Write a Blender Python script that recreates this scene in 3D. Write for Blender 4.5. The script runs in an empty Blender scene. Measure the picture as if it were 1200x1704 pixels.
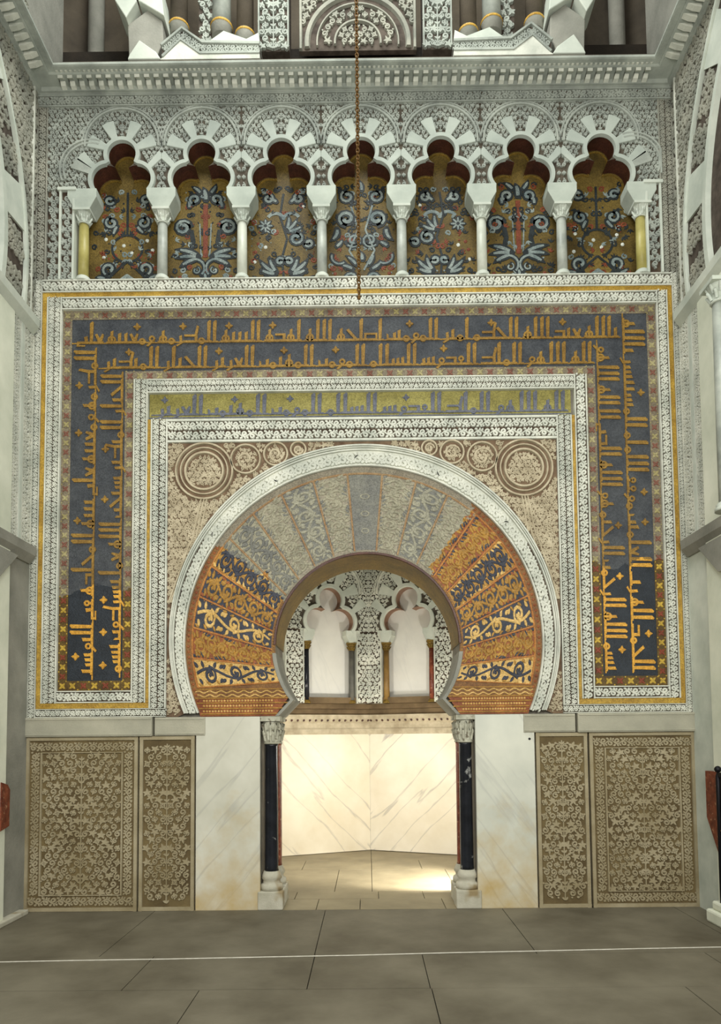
import bpy, math, random
from math import sin, cos, pi, radians as R, atan2, hypot
from mathutils import Matrix, Vector
SC = bpy.context.scene
COL = SC.collection

# ------------------------------------------------------------------ camera, sky, lamps, exposure
FPX = 1200.0
YAW, TILT, ROLL = .005, .058, -.009
PX0 = 600 + FPX * YAW
PY0 = 1225 - FPX * math.tan(TILT)
DIST = 7.5
CZ = 1.769
CM = Matrix.Rotation(YAW, 3, 'Z') @ Matrix.Rotation(pi / 2 + TILT, 3, 'X') @ Matrix.Rotation(ROLL, 3, 'Z')
cam = bpy.data.cameras.new('camera')
cam.sensor_fit = 'VERTICAL'
cam.sensor_height = 35.5
cam.sensor_width = 25
cam.lens = FPX / 1704 * 35.5
cam.shift_x = -(PX0 - 600) / 1704
cam.shift_y = (PY0 - 852) / 1704
cam.clip_start = .05
co = bpy.data.objects.new('camera', cam)
co.matrix_world = Matrix.Translation((0, -DIST, CZ)) @ CM.to_4x4()
COL.objects.link(co)
SC.camera = co
SC.view_settings.view_transform = 'Standard'
SC.view_settings.look = 'None'
SC.view_settings.gamma = 1
SC.view_settings.use_curve_mapping = False
SC.view_settings.exposure = -0.26

W = bpy.data.worlds.new('hall_light')
W.use_nodes = True
W.node_tree.nodes['Background'].inputs[0].default_value = (.93, 1.0, .97, 1)
W.node_tree.nodes['Background'].inputs[1].default_value = .22
SC.world = W

def lamp(name, kind, loc, target, power, color, size=1, size_y=None, spot=None):
    l = bpy.data.lights.new(name, kind)
    l.energy = power
    l.color = color
    if kind == 'AREA':
        l.size = size
        if size_y: l.shape = 'RECTANGLE'; l.size_y = size_y
    else:
        l.shadow_soft_size = size
    if spot: l.spot_size = R(spot); l.spot_blend = .6
    o = bpy.data.objects.new(name, l)
    o.location = loc
    o.rotation_euler = (Vector(target) - Vector(loc)).to_track_quat('-Z', 'Y').to_euler()
    COL.objects.link(o)
    return o
lamp('dome_daylight', 'AREA', (-.6, -2.6, 12.2), (0, .2, 4.6), 470, (.97, 1, .95), 3.0)
lamp('hall_daylight', 'AREA', (.8, -9.5, 4.6), (0, 0, 3.4), 580, (1, .97, .89), 5.0)
lamp('left_side_fill', 'AREA', (-2.9, -6.2, 4.2), (3.4, -.5, 3.0), 150, (1, .98, .9), 2.2)  # added fill lamp that brightens the right side wall
lamp('right_side_fill', 'AREA', (2.9, -6.2, 4.2), (-3.5, -.5, 3.6), 150, (.95, 1, .93), 2.2)  # added fill lamp that brightens the left side wall
lamp('niche_lamp_left', 'AREA', (-1.22, 1.15, 1.5), (.75, 3.4, 1.4), 38, (1, .96, .85), .3)
lamp('niche_lamp_right', 'AREA', (1.27, 1.1, 1.2), (-.6, 3.4, 2.0), 45, (1, .97, .9), .3)
lamp('niche_floor_lamp', 'SPOT', (1.25, .98, .7), (.78, 1.38, 0), 420, (1, .97, .9), .06, spot=82)

def ray(x, y):
    return CM @ Vector(((x - PX0) / FPX, -(y - PY0) / FPX, -1))
def U(x, y, Y=0.0):                       # a point of the photograph on the wall plane at depth Y
    r = ray(x, y)
    t = (Y + DIST) / r.y
    return r.x * t, CZ + r.z * t
def fx(x, y=690, Y=0.0): return U(x, y, Y)[0]
def fz(y, x=600, Y=0.0): return U(x, y, Y)[1]
def G(x, y):                              # a point on the floor
    r = ray(x, y)
    t = -CZ / r.z
    return r.x * t, -DIST + r.y * t

# ------------------------------------------------------------------ materials
def hexc(h, k=1.0):
    h = h.lstrip('#')
    o = []
    for i in (0, 2, 4):
        c = int(h[i:i + 2], 16) / 255
        c = c / 12.92 if c <= .04045 else ((c + .055) / 1.055) ** 2.4
        o.append(min(.95, c * k))
    return (*o, 1)
class NT:
    def __init__(s, name):
        s.m = bpy.data.materials.new(name)
        s.m.use_nodes = True
        s.t = s.m.node_tree
        s.b = s.t.nodes['Principled BSDF']
        s.pos = s.n('ShaderNodeNewGeometry').outputs['Position']
    def n(s, typ, **kw):
        nd = s.t.nodes.new(typ)
        for k, v in kw.items():
            if k.startswith('i_'):
                key = k[2:]
                key = int(key) if key.isdigit() else key.replace('_', ' ')
                s.set(nd.inputs[key], v)
            else: setattr(nd, k, v)
        return nd
    def set(s, sock, v):
        if isinstance(v, bpy.types.NodeSocket): s.t.links.new(v, sock)
        else: sock.default_value = v
    def math(s, op, a, b=0.0, clamp=False):
        nd = s.n('ShaderNodeMath', operation=op, use_clamp=clamp)
        s.set(nd.inputs[0], a); s.set(nd.inputs[1], b)
        return nd.outputs[0]
    def noise(s, scale, detail=3, vec=None, rough=.6):
        nd = s.n('ShaderNodeTexNoise', i_Scale=scale, i_Detail=detail, i_Roughness=rough)
        s.t.links.new(vec or s.pos, nd.inputs['Vector'])
        return nd.outputs['Fac']
    def ramp(s, fac, stops):
        nd = s.n('ShaderNodeValToRGB')
        s.t.links.new(fac, nd.inputs[0])
        e = nd.color_ramp.elements
        while len(e) < len(stops): e.new(.5)
        for el, (p, c) in zip(e, stops): el.position = p; el.color = c
        return nd.outputs[0]
    def mix(s, fac, a, b, mode='MIX'):
        nd = s.n('ShaderNodeMix', data_type='RGBA', blend_type=mode)
        s.set(nd.inputs[0], fac); s.set(nd.inputs[6], a); s.set(nd.inputs[7], b)
        return nd.outputs[2]
    def sep(s):
        nd = s.n('ShaderNodeSeparateXYZ')
        s.t.links.new(s.pos, nd.inputs[0])
        return nd.outputs
    def done(s, color, rough=.8, metal=0, bump=None, bstr=.4, bdist=.01):
        s.set(s.b.inputs['Base Color'], color)
        s.set(s.b.inputs['Roughness'], rough)
        s.b.inputs['Metallic'].default_value = metal
        s.b.inputs['Specular IOR Level'].default_value = .3
        if bump is not None:
            nd = s.n('ShaderNodeBump', i_Strength=bstr, i_Distance=bdist, i_Height=bump)
            s.t.links.new(nd.outputs[0], s.b.inputs['Normal'])
        return s.m
def two(a, b, k=1.0): return [(.34, hexc(a, k)), (.66, hexc(b, k))]
def stone(name, a, b, scale=3.0, rough=.85, fine=70, bstr=.35, k=1.0, spots=None):
    s = NT(name)
    c = s.ramp(s.noise(scale, 5), two(a, b, k))
    if spots:
        f = s.math('MULTIPLY', s.math('SUBTRACT', s.noise(spots[1], 3), spots[2] - .04), 9.0, True)
        c = s.mix(s.math('MULTIPLY', f, .8), c, hexc(spots[0]))
    return s.done(c, rough, bump=s.noise(fine, 3), bstr=bstr)
# worn zones of the wall mosaics: plaster repairs with an outline of their own
AC = U(610, 1125)
def worn_mask(s, mode):
    x, _, z = s.sep()
    nz = s.math('MULTIPLY', s.math('SUBTRACT', s.noise(3.2, 4), .5), .42)
    if mode == 'arch':
        a = s.math('ARCTAN2', s.math('SUBTRACT', x, AC[0]), s.math('SUBTRACT', z, AC[1]))
        a = s.math('ADD', a, nz)
        return s.math('MULTIPLY', s.math('GREATER_THAN', a, R(-47)), s.math('LESS_THAN', a, R(32)))
    zz = s.math('ADD', z, nz)
    return s.math('GREATER_THAN', zz, s.math('ADD', s.math('MULTIPLY', x, .035), fz(958)))
def mosaic(name, a, b, worn=None, mode=None, rough=.5, k=1.0, var=.55, sc=95, scale=6):
    s = NT(name)
    c = s.ramp(s.noise(scale, 4), two(a, b, k))
    if worn:
        m = worn_mask(s, mode)
        c = s.mix(m, c, s.ramp(s.noise(5, 4), two(*worn)))
    v = s.n('ShaderNodeTexVoronoi', i_Scale=float(sc))
    s.t.links.new(s.pos, v.inputs['Vector'])
    sp = s.n('ShaderNodeSeparateColor'); s.t.links.new(v.outputs['Color'], sp.inputs[0])
    g = s.math('ADD', s.math('MULTIPLY', sp.outputs[0], var), 1 - var * .5)
    cc = s.n('ShaderNodeCombineColor')
    for i in range(3): s.t.links.new(g, cc.inputs[i])
    c = s.mix(1.0, c, cc.outputs[0], 'MULTIPLY')
    return s.done(c, rough, bump=v.outputs['Distance'], bstr=.35, bdist=.004)
def marble(name, base, base2, vein, ang, rough=.35, stain=None, amount=.55):
    s = NT(name)
    mp = s.n('ShaderNodeMapping')
    s.t.links.new(s.pos, mp.inputs['Vector'])
    mp.inputs['Rotation'].default_value = (0, ang, 0)
    m2 = s.n('ShaderNodeMapping')
    s.t.links.new(mp.outputs[0], m2.inputs['Vector'])
    m2.inputs['Scale'].default_value = (1, .35, .1)
    nv = s.noise(2.3, 5, m2.outputs[0], .5)
    d = s.math('ABSOLUTE', s.math('SUBTRACT', nv, .5))
    vn = s.math('MULTIPLY', s.math('SUBTRACT', 1.0, s.math('MULTIPLY', d, 60.0), True), amount)
    vn = s.math('MULTIPLY', vn, s.math('MULTIPLY', s.noise(1.2, 2), 1.5), True)
    c = s.ramp(s.noise(1.6, 4), two(base, base2))
    c = s.mix(vn, c, hexc(vein))
    if stain:
        z = s.sep()[2]
        f = s.math('SUBTRACT', s.math('ADD', s.noise(2.6, 4), .0), s.math('MULTIPLY', z, .34))
        f = s.math('MULTIPLY', s.math('SUBTRACT', f, .18), 1.8, True)
        c = s.mix(f, c, hexc(stain))
    return s.done(c, rough)

M = {}
M['stucco'] = stone('white_stucco', 'acafa4', 'd2d2c6', 3.5, k=1.12)
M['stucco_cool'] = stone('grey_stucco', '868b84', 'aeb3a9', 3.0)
M['stucco_dim'] = stone('aged_stucco', '7f8076', 'a8a698', 2.6)
M['ground'] = stone('red_brown_carving_ground', '30241c', '5a4c3e', 9)
M['ground_dim'] = stone('grey_brown_carving_ground', '383029', '5a5047', 8)
M['smooth'] = stone('smooth_white_plaster', 'b4bbb0', 'd2d6ca', 2.2, fine=30, bstr=.12)
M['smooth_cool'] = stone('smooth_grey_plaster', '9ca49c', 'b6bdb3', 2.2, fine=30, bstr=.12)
M['ground_mid'] = stone('brown_grey_carving_ground', '3e372e', '625a4e', 9)
M['impost_white'] = stone('impost_white_plaster', 'a6aea4', 'c2c9bd', 2.2, fine=30, bstr=.12)
M['core'] = stone('rough_masonry', '6f6a60', '8a857a', 3)
M['limewash'] = stone('limewash', 'c4c8b6', 'e2e3d2', 1.4, fine=25, bstr=.12, k=1.08)
M['grey_plaster'] = stone('grey_plaster', '7f7f76', '9c9a90', 2.0, fine=40)
M['gold'] = mosaic('gold_fillet', '96742c', 'b89640')
M['band_blue'] = mosaic('dark_blue_mosaic', '20252c', '2a3038', ('36393f', '484b4f'), 'band')
M['band_gold'] = mosaic('gold_letter_mosaic', 'b8842c', 'd8a23e', ('765824', '987634'), 'band')
M['band_edge'] = mosaic('brown_flower_mosaic', '4a3618', '66501f', ('6a6050', '857a66'), 'band')
M['flower_gold'] = mosaic('yellow_flower_mosaic', 'a88a34', 'c0a040', ('8d8254', 'a39a74'), 'band')
M['flower_red'] = mosaic('red_flower_mosaic', '6e3420', '84402a', ('6c4436', '80584a'), 'band')
M['old_gold'] = mosaic('faded_gold_mosaic', '7c743c', '989052', scale=4)
M['old_blue'] = mosaic('faded_blue_mosaic', '565a66', '6a6c76')
M['v_gold'] = mosaic('amber_mosaic', '8a6424', 'ae8236', ('87836f', '98937e'), 'arch', k=1.0, sc=80)
M['v_cream'] = mosaic('cream_mosaic', 'b8924a', 'd8b470', ('838070', '9a9784'), 'arch')
M['v_blue'] = mosaic('blue_black_mosaic', '262a36', '3a3c48', ('63635f', '77766c'), 'arch')
M['v_red'] = mosaic('red_mosaic', '743a1c', '985a2e', ('847c6a', '968e7c'), 'arch')
M['v_orange'] = mosaic('orange_line_mosaic', '985c24', 'b47c3a', ('8a6844', '9a805c'), 'arch')
M['v_edge'] = mosaic('brown_edge_mosaic', '6a4420', '8a6230', ('7c7464', '8c8472'), 'arch')
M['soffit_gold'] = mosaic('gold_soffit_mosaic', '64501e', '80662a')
M['p_gold'] = mosaic('gold_ground_mosaic', '483a18', '735f2c', scale=2.2)
M['p_dark'] = mosaic('blue_green_mosaic', '1a2022', '2a3032')
M['p_light'] = mosaic('pale_blue_mosaic', '5a686a', '8a938e')
M['p_red'] = mosaic('dull_red_mosaic', '63301e', '7c4028')
M['p_white'] = mosaic('white_star_mosaic', 'b4b8b0', 'd4d8d0')
M['lining'] = mosaic('brown_soffit_mosaic', '402620', '553226', rough=.35)
M['spandrel'] = stone('cream_gilded_stucco', 'a0937a', 'c6baa0', 6)
M['spandrel_ground'] = stone('brown_gilded_ground', '5e4a3a', '86705a', 7)
M['slab'] = marble('pale_grey_marble', 'c2c0b0', 'd6d4c6', 'a3a29c', R(-38), stain='b89a58')
M['slab_right'] = marble('cool_grey_marble', 'c4c6ba', 'd8d8ca', 'a8a8a4', R(35), stain='b89a58')
M['niche_left'] = marble('warm_veined_marble', 'dcd0b6', 'e8dfca', '9a948c', R(42), amount=.6)
M['niche_right'] = marble('veined_white_marble', 'dcd2bc', 'e8e0ce', '96928c', R(-42), amount=.6)
M['reveal'] = stone('red_brown_reveal', '8a6a56', 'a88a74', 3)  # even red-brown tone on the niche arch reveals
M['ledge_shade_brown'] = stone('shaded_ledge_stone', '5a4a34', '7a664a', 4)  # dark brown carries the shade of the niche ledge and sill
M['col_dark'] = stone('dark_grey_shaft', '4a4a46', '6a6860', 6, rough=.35)
M['col_ochre_dark'] = stone('ochre_brown_shaft', '74582e', '947440', 6, rough=.35)
M['niche_plain'] = marble('white_marble_back', 'dcdad2', 'e8e6de', 'c8c8c4', R(20), amount=.3)
M['dado'] = stone('carved_tan_marble', '8d8062', 'aa9f84', 2.2)
M['dado_ground'] = stone('carved_brown_ground', '584a32', '7a6a48', 2.5)
M['dado_lintel'] = stone('dado_lintel_marble', '9c9a8a', 'b2ae9c', 2.5)
M['capital'] = stone('capital_marble', '9a9886', 'c2c0ae', 8, spots=('5a4c38', 22, .6))
M['base_stone'] = stone('base_marble', 'aaa694', 'c4c0b0', 4, spots=('8a7448', 3, .62))
M['black'] = stone('black_marble', '16181c', '24262c', 5, rough=.18, bstr=.03, spots=('c8c8c4', 8, .66))
M['jasper'] = stone('red_jasper', '5c2a20', '8a4a34', 14, rough=.35, bstr=.1, spots=('b89070', 26, .63))
M['shade_gate_dark'] = stone('gap_shade_and_gate_dark', '1c1712', '2a231b', 6)  # near black: painted shade of the cornice gaps, also the gate panel's colour
M['col_grey'] = stone('grey_marble_shaft', '8e938c', 'b4b8ae', 5, rough=.4, bstr=.08)
M['col_ochre'] = stone('ochre_marble_shaft', '9a9050', 'b4aa68', 5, rough=.4, bstr=.08)
M['col_white'] = stone('white_marble_shaft', 'b8bcae', 'd0d2c4', 5, rough=.4, bstr=.08)
M['floor'] = stone('worn_brown_floor_stone', '565042', '767060', 1.1, rough=.6, fine=30, bstr=.1)
M['niche_floor'] = stone('pale_niche_floor_stone', '7c725a', '988c70', 1.5, rough=.5, fine=30, bstr=.1)
M['joint'] = stone('dark_floor_joint', '38322a', '464036', 8)
M['cord'] = stone('white_cord', 'c0bcae', 'd4d0c4', 20)
M['brass'] = NT('aged_brass').done(hexc('6a4c22'), .45, .5)
M['iron'] = NT('black_iron').done(hexc('1c1c20'), .45, .5)
M['gilt'] = mosaic('gilded_ring', 'b08838', 'd0a850')
M['upper_dark'] = stone('brown_vault_plaster', '443d34', '665c4e', 1.2)

# ------------------------------------------------------------------ mesh builder
def ident(s, t): return s, t
class MB:
    def __init__(s, o=(0, 0, 0), eu=(1, 0, 0), ev=(0, 0, 1)):
        s.v, s.f, s.m, s.sm = [], [], [], []
        s.mi = 0
        s.smooth = False
        s.o = Vector(o); s.eu = Vector(eu); s.ev = Vector(ev); s.en = s.eu.cross(s.ev)
    def P(s, u, v, h=0):
        s.v.append(s.o + s.eu * u + s.ev * v + s.en * h)
        return len(s.v) - 1
    def Q(s, *p):
        s.v.append(Vector(p)); return len(s.v) - 1
    def face(s, *i, mi=None):
        s.f.append(i); s.m.append(s.mi if mi is None else mi); s.sm.append(s.smooth)
    def poly(s, pts, h0, h1, side=None, back=False, mp=ident):
        s.jit = (getattr(s, 'jit', 0) + 1) % 11
        h1 += s.jit * .00025
        a = [s.P(*mp(*p), h1) for p in pts]
        b = [s.P(*mp(*p), h0) for p in pts]
        n = len(pts)
        s.face(*a)
        for i in range(n):
            j = (i + 1) % n
            m = side(i) if callable(side) else side
            s.face(b[i], b[j], a[j], a[i], mi=m)
        if back: s.face(*reversed(b))
    def rect(s, u0, v0, u1, v1, h0, h1, side=None, back=False):
        s.poly([(u0, v0), (u1, v0), (u1, v1), (u0, v1)], h0, h1, side, back)
    def box(s, x0, y0, z0, x1, y1, z1):
        i = [s.Q(x, y, z) for x in (x0, x1) for y in (y0, y1) for z in (z0, z1)]
        for q in ((0, 1, 3, 2), (4, 6, 7, 5), (0, 4, 5, 1), (2, 3, 7, 6), (0, 2, 6, 4), (1, 5, 7, 3)):
            s.face(*[i[k] for k in q])
    def stroke(s, pts, w, h0, h1, mp=ident, top=.6, closed=False):
        n = len(pts)
        if n < 2: return
        s.jit = (getattr(s, 'jit', 0) + 1) % 11
        h1 += s.jit * .0002
        rows = []
        for k in range(n):
            p0 = pts[(k - 1) % n] if closed or k > 0 else pts[k]
            p1 = pts[(k + 1) % n] if closed or k < n - 1 else pts[k]
            dx, dy = p1[0] - p0[0], p1[1] - p0[1]
            L = hypot(dx, dy) or 1
            nx, ny = -dy / L, dx / L
            ww = w[k] if isinstance(w, (list, tuple)) else w
            x, y = pts[k]
            r = []
            for q, h in ((-ww, h0), (-ww * top, h1), (ww * top, h1), (ww, h0)):
                r.append(s.P(*mp(x + nx * q, y + ny * q), h))
            rows.append(r)
        for k in range(n if closed else n - 1):
            a, b = rows[k], rows[(k + 1) % n]
            for c in range(3): s.face(a[c], b[c], b[c + 1], a[c + 1])
        if not closed:
            s.face(*rows[0]); s.face(*rows[-1])
    def dot(s, u, v, r, h0, h1, mp=ident, n=7):
        a = [s.P(*mp(u + r * cos(2 * pi * i / n), v + r * sin(2 * pi * i / n)), h0) for i in range(n)]
        b = [s.P(*mp(u + r * .6 * cos(2 * pi * i / n), v + r * .6 * sin(2 * pi * i / n)), h1) for i in range(n)]
        for i in range(n): s.face(a[i], a[(i + 1) % n], b[(i + 1) % n], b[i])
        s.face(*b)
    def lathe(s, cx, cy, prof, n=20, a0=0, a1=2 * pi, ribs=0):
        full = abs(a1 - a0 - 2 * pi) < 1e-6
        m = n if full else n + 1
        rows = []
        for r, z in prof:
            rows.append([s.Q(cx + r * cos(a0 + (a1 - a0) * i / n), cy + r * sin(a0 + (a1 - a0) * i / n), z) for i in range(m)])
        o = s.smooth; s.smooth = True
        for a, b in zip(rows, rows[1:]):
            for i in range(n):
                j = (i + 1) % m
                s.face(a[i], a[j], b[j], b[i])
        s.smooth = o
        s.face(*reversed(rows[0])); s.face(*rows[-1])
    def tube(s, pts, r, n=6, closed=False):
        rows = []
        N = len(pts)
        for k in range(N):
            p0 = Vector(pts[(k - 1) % N] if closed or k else pts[k]); p1 = Vector(pts[(k + 1) % N] if closed or k < N - 1 else pts[k])
            d = (p1 - p0).normalized()
            a = d.cross(Vector((0, 1, 0)))
            if a.length < .1: a = d.cross(Vector((1, 0, 0)))
            a.normalize(); b = d.cross(a)
            rr = r[k] if isinstance(r, (list, tuple)) else r
            rows.append([s.Q(*(Vector(pts[k]) + a * rr * cos(2 * pi * i / n) + b * rr * sin(2 * pi * i / n))) for i in range(n)])
        o = s.smooth; s.smooth = True
        for k in range(N if closed else N - 1):
            a, b = rows[k], rows[(k + 1) % N]
            for i in range(n): s.face(a[i], a[(i + 1) % n], b[(i + 1) % n], b[i])
        s.smooth = o
        if not closed: s.face(*rows[0]); s.face(*rows[-1])
    def run(s, prof, x0, x1):                 # moulding: profile of (v, h) points swept along u
        a = [s.P(x0, v, h) for v, h in prof]
        b = [s.P(x1, v, h) for v, h in prof]
        for i in range(len(prof) - 1): s.face(a[i], b[i], b[i + 1], a[i + 1])
        s.face(*a); s.face(*reversed(b))
    def build(s, name, mats, parent=None, bevel=0):
        me = bpy.data.meshes.new(name)
        org = Vector((0, 0, 0))
        p = parent
        while p: org += p.location; p = p.parent
        me.from_pydata([v - org for v in s.v], [], s.f)
        for m in (mats if isinstance(mats, (list, tuple)) else [mats]): me.materials.append(M[m])
        me.polygons.foreach_set('material_index', s.m)
        me.polygons.foreach_set('use_smooth', s.sm)
        me.update()
        o = bpy.data.objects.new(name, me)
        COL.objects.link(o)
        if parent: o.parent = parent
        if bevel:
            b = o.modifiers.new('edge', 'BEVEL'); b.width = bevel; b.segments = 2; b.limit_method = 'ANGLE'
        return o
def tag(o, label=None, cat=None, group=None, kind=None):
    if label: o['label'] = label
    if cat: o['category'] = cat
    if group: o['group'] = group
    if kind: o['kind'] = kind
    return o
def thing(name, label, cat, loc=(0, 0, 0), group=None):
    o = bpy.data.objects.new(name, None)
    o.empty_display_size = .1
    o.location = loc
    COL.objects.link(o)
    return tag(o, label, cat, group)
def struct(name, mb, mats, **k):
    return tag(mb.build(name, mats, **k), kind='structure')
def dup(root, dx, dy=0, dz=0):
    c = root.copy(); COL.objects.link(c)
    c.location = root.location + Vector((dx, dy, dz))
    def rec(a, b):
        for ch in a.children:
            d = ch.copy(); COL.objects.link(d); d.parent = b
            rec(ch, d)
    rec(root, c)
    return c

# ------------------------------------------------------------------ carved ornament
def arc(cx, cy, r, a0, a1, n=12): return [(cx + r * cos(a0 + (a1 - a0) * i / n), cy + r * sin(a0 + (a1 - a0) * i / n)) for i in range(n + 1)]
def spiral(cx, cy, r, a0, turns, sg, w, n=13):
    p, ws = [], []
    for i in range(n + 1):
        t = i / n
        rr = r * (1 - .72 * t)
        a = a0 + sg * 2 * pi * turns * t
        p.append((cx + rr * cos(a), cy + rr * sin(a))); ws.append(w * (.8 + .6 * t))
    return p, ws
def leaf(x, y, a, L, w, bend=.3, n=5):
    p, ws = [], []
    for i in range(n + 1):
        t = i / n
        aa = a + bend * (t - .5)
        p.append((x + L * t * cos(aa), y + L * t * sin(aa))); ws.append(max(w * .12, w * sin(pi * min(1, .12 + t * .88)) ** .8))
    return p, ws
def ring(cx, cy, r, w, n=12): return arc(cx, cy, r, 0, 2 * pi, n), [w] * (n + 1)
def motif(kind, cx, cy, r, a, sg, w):
    if kind == 0:
        S = [spiral(cx, cy, r * .82, a, 1.25, sg, w)]
        S.append(leaf(cx + r * .9 * cos(a), cy + r * .9 * sin(a), a - sg * .9, r * .7, w * 1.5))
        S.append(leaf(cx - r * .95 * cos(a), cy - r * .95 * sin(a), a + pi + sg * .8, r * .5, w * 1.4))
    elif kind == 1:
        bx, by = cx - r * .7 * cos(a), cy - r * .7 * sin(a)
        S = [leaf(bx, by, a + d, r * l, w * 1.7, d * .8) for d, l in ((0, 1.7), (.75, 1.35), (-.75, 1.35), (1.5, .9), (-1.5, .9))]
    elif kind == 2:
        S = [ring(cx, cy, r * .55, w * .8)] + [leaf(cx + r * .1 * cos(a + k * pi / 2), cy + r * .1 * sin(a + k * pi / 2), a + k * pi / 2, r * .36, w * 1.1) for k in range(4)]
        S += [leaf(cx + r * .66 * cos(a + k * pi / 2 + .78), cy + r * .66 * sin(a + k * pi / 2 + .78), a + k * pi / 2 + .78, r * .45, w * 1.3) for k in range(4)]
    else:
        S = [spiral(cx + r * .35 * cos(a + pi / 2), cy + r * .35 * sin(a + pi / 2), r * .42, a + pi, 1.0, -1, w * .9, 9),
             spiral(cx - r * .35 * cos(a + pi / 2), cy - r * .35 * sin(a + pi / 2), r * .42, a + pi, 1.0, 1, w * .9, 9),
             leaf(cx, cy, a, r * .95, w * 1.6), leaf(cx - r * .3 * cos(a), cy - r * .3 * sin(a), a + pi, r * .6, w * 1.3)]
    return S
def inpoly(x, y, P):
    c = False
    n = len(P)
    for i in range(n):
        x0, y0 = P[i]; x1, y1 = P[i - 1]
        if (y0 > y) != (y1 > y) and x < (x1 - x0) * (y - y0) / (y1 - y0) + x0: c = not c
    return c
def fill(mb, inside, bb, cell, h0, h1, w, seed=1, mirror=None, mp=ident):
    rnd = random.Random(seed)
    u0, v0, u1, v1 = bb
    if mirror is not None: u1 = mirror
    rows = max(1, round((v1 - v0) / (cell * .92)))
    cols = max(1, round((u1 - u0) / cell))
    du, dv = (u1 - u0) / cols, (v1 - v0) / rows
    for j in range(rows):
        for i in range(cols + (j % 2)):
            cu = u0 + du * (i + (.5 if j % 2 == 0 else 0)); cv = v0 + dv * (j + .5)
            if mirror is not None and cu > mirror - du * .2: continue
            m = cell * .46
            if not all(inside(cu + a, cv + b) for a, b in ((0, 0), (m, 0), (-m, 0), (0, m), (0, -m))): continue
            k = (0, 1, 0, 3, 0, 2, 1, 3)[(i * 3 + j * 5 + rnd.randrange(2)) % 8]
            for p, ws in motif(k, cu, cv, cell * .5, pi / 2 + rnd.uniform(-.6, .6) + (i % 2) * pi, 1 if (i + j) % 2 else -1, w):
                mb.stroke(p, ws, h0, h1, mp)
                if mirror is not None: mb.stroke([(2 * mirror - x, y) for x, y in p], ws, h0, h1, mp)
    if mirror is not None:
        n = max(4, int((v1 - v0) / cell * 2))
        pts = [(mirror, v0 + (v1 - v0) * i / n) for i in range(n + 1)]
        pts = [p for p in pts if inside(*p)]
        mb.stroke(pts, w * .8, h0, h1, mp)
        for p in pts[::2]:
            for sg in (1, -1): mb.stroke(*leaf(p[0], p[1], pi / 2 - sg * .9, cell * .5, w * 1.4), h0, h1, mp)
def vine(mb, L, b, h0, h1, mp=ident, w=None, seed=0, period=2.9):
    w = w or b * .235
    n = max(1, round(L / (period * b)))
    T = L / n
    st = []
    for k in range(n * 8 + 1):
        s = L * k / (n * 8)
        st.append((s, .42 * b * sin(2 * pi * s / T)))
    mb.stroke(st, w * .75, h0, h1, mp)
    for k in range(n):
        for q in (0, 1):
            s = T * (k + .25 + .5 * q); sg = 1 if q == 0 else -1
            mb.stroke(*spiral(s, -sg * .22 * b, .52 * b, sg * pi / 2, 1.15, sg, w), h0, h1, mp)
            for ds, a in ((-.28 * T / 2, pi / 2 + .5), (.02 * T, pi / 2 - .2), (.28 * T / 2, pi / 2 - .8)):
                mb.stroke(*leaf(s + ds, sg * .42 * b, sg * a, .48 * b, w * 1.25), h0, h1, mp)
            mb.stroke(*leaf(s + T * .25, -sg * .5 * b, -sg * 1.3, .4 * b, w * 1.3), h0, h1, mp)
def strip(mb, p0, p1, b, h=0.0, rel=.02, rails=True, w=None):      # straight carved strip; materials 0 carving, 1 ground
    dx, dy = p1[0] - p0[0], p1[1] - p0[1]
    L = hypot(dx, dy)
    ex, ey = dx / L, dy / L
    mp = lambda s, t: (p0[0] + ex * s - ey * t, p0[1] + ey * s + ex * t)
    mb.mi = 1
    mb.poly([(0, -b), (L, -b), (L, b), (0, b)], h - .05, h, side=0, mp=mp)
    mb.mi = 0
    bi = b
    if rails:
        for sg in (1, -1): mb.stroke([(0, sg * b * .9), (L, sg * b * .9)], b * .11, h - .002, h + rel * 1.1, mp, top=.8)
        bi = b * .8
    if b > .075:
        for o_ in (-.5, .5): vine(mb, L, bi * .52, h - .002, h + rel, lambda s, t: mp(s, t + o_ * bi), w, period=3.3 if o_ < 0 else 2.9)
    else: vine(mb, L, bi, h - .002, h + rel, mp, w)

# ------------------------------------------------------------------ floor
ROT = 0
fl = MB(eu=(1, 0, 0), ev=(0, 1, 0))
yA = -.015
yB = G(600, 1589)[1]; yC = G(700, 1645)[1]
rowsF = [(yA, yB, [-6, -4.3, -2.2, G(533, 1550)[0], 1.35, 3.1, 6]), (yB, yC, [-6, -3.6, -1.75, G(517, 1620)[0], G(709, 1615)[0], 2.7, 6]),
         (yC, yC - 1.5, [-6, -3.1, -1.2, G(726, 1675)[0], 2.2, 6]), (yC - 1.5, -7.9, [-6, -2.4, -.3, 1.7, 3.6, 6]), (-7.9, -12, [-6, -3, 0, 3, 6])]
g = .0035
for y1, y0, xs in rowsF:
    for a, b in zip(xs, xs[1:]): fl.rect(a + g, y0 + g, b - g, y1 - g, -.05, 0)
fl.mi = 2
ys = [yA, G(600, 1496)[1], G(600, 1484)[1], G(600, 1447)[1], 2.9, 3.95]
xsN = [[-1.9, -.55, -.1, .78, 1.9], [-1.9, -.82, .1, .6, 1.9], [-1.9, -.4, .03, 1.0, 1.9], [-1.9, -.9, .03, .7, 1.9], [-1.9, .03, 1.9]]
for (y0, y1), xs in zip(zip(ys, ys[1:]), xsN):
    for a, b in zip(xs, xs[1:]): fl.rect(a + g, y0 + g, b - g, y1 - g, -.05, 0)
fl.mi = 1
fl.rect(-6, -12, 6, 4.2, -.12, -.02)
struct('floor', fl, ['floor', 'joint', 'niche_floor'])
cd = MB()
pts = []
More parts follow.
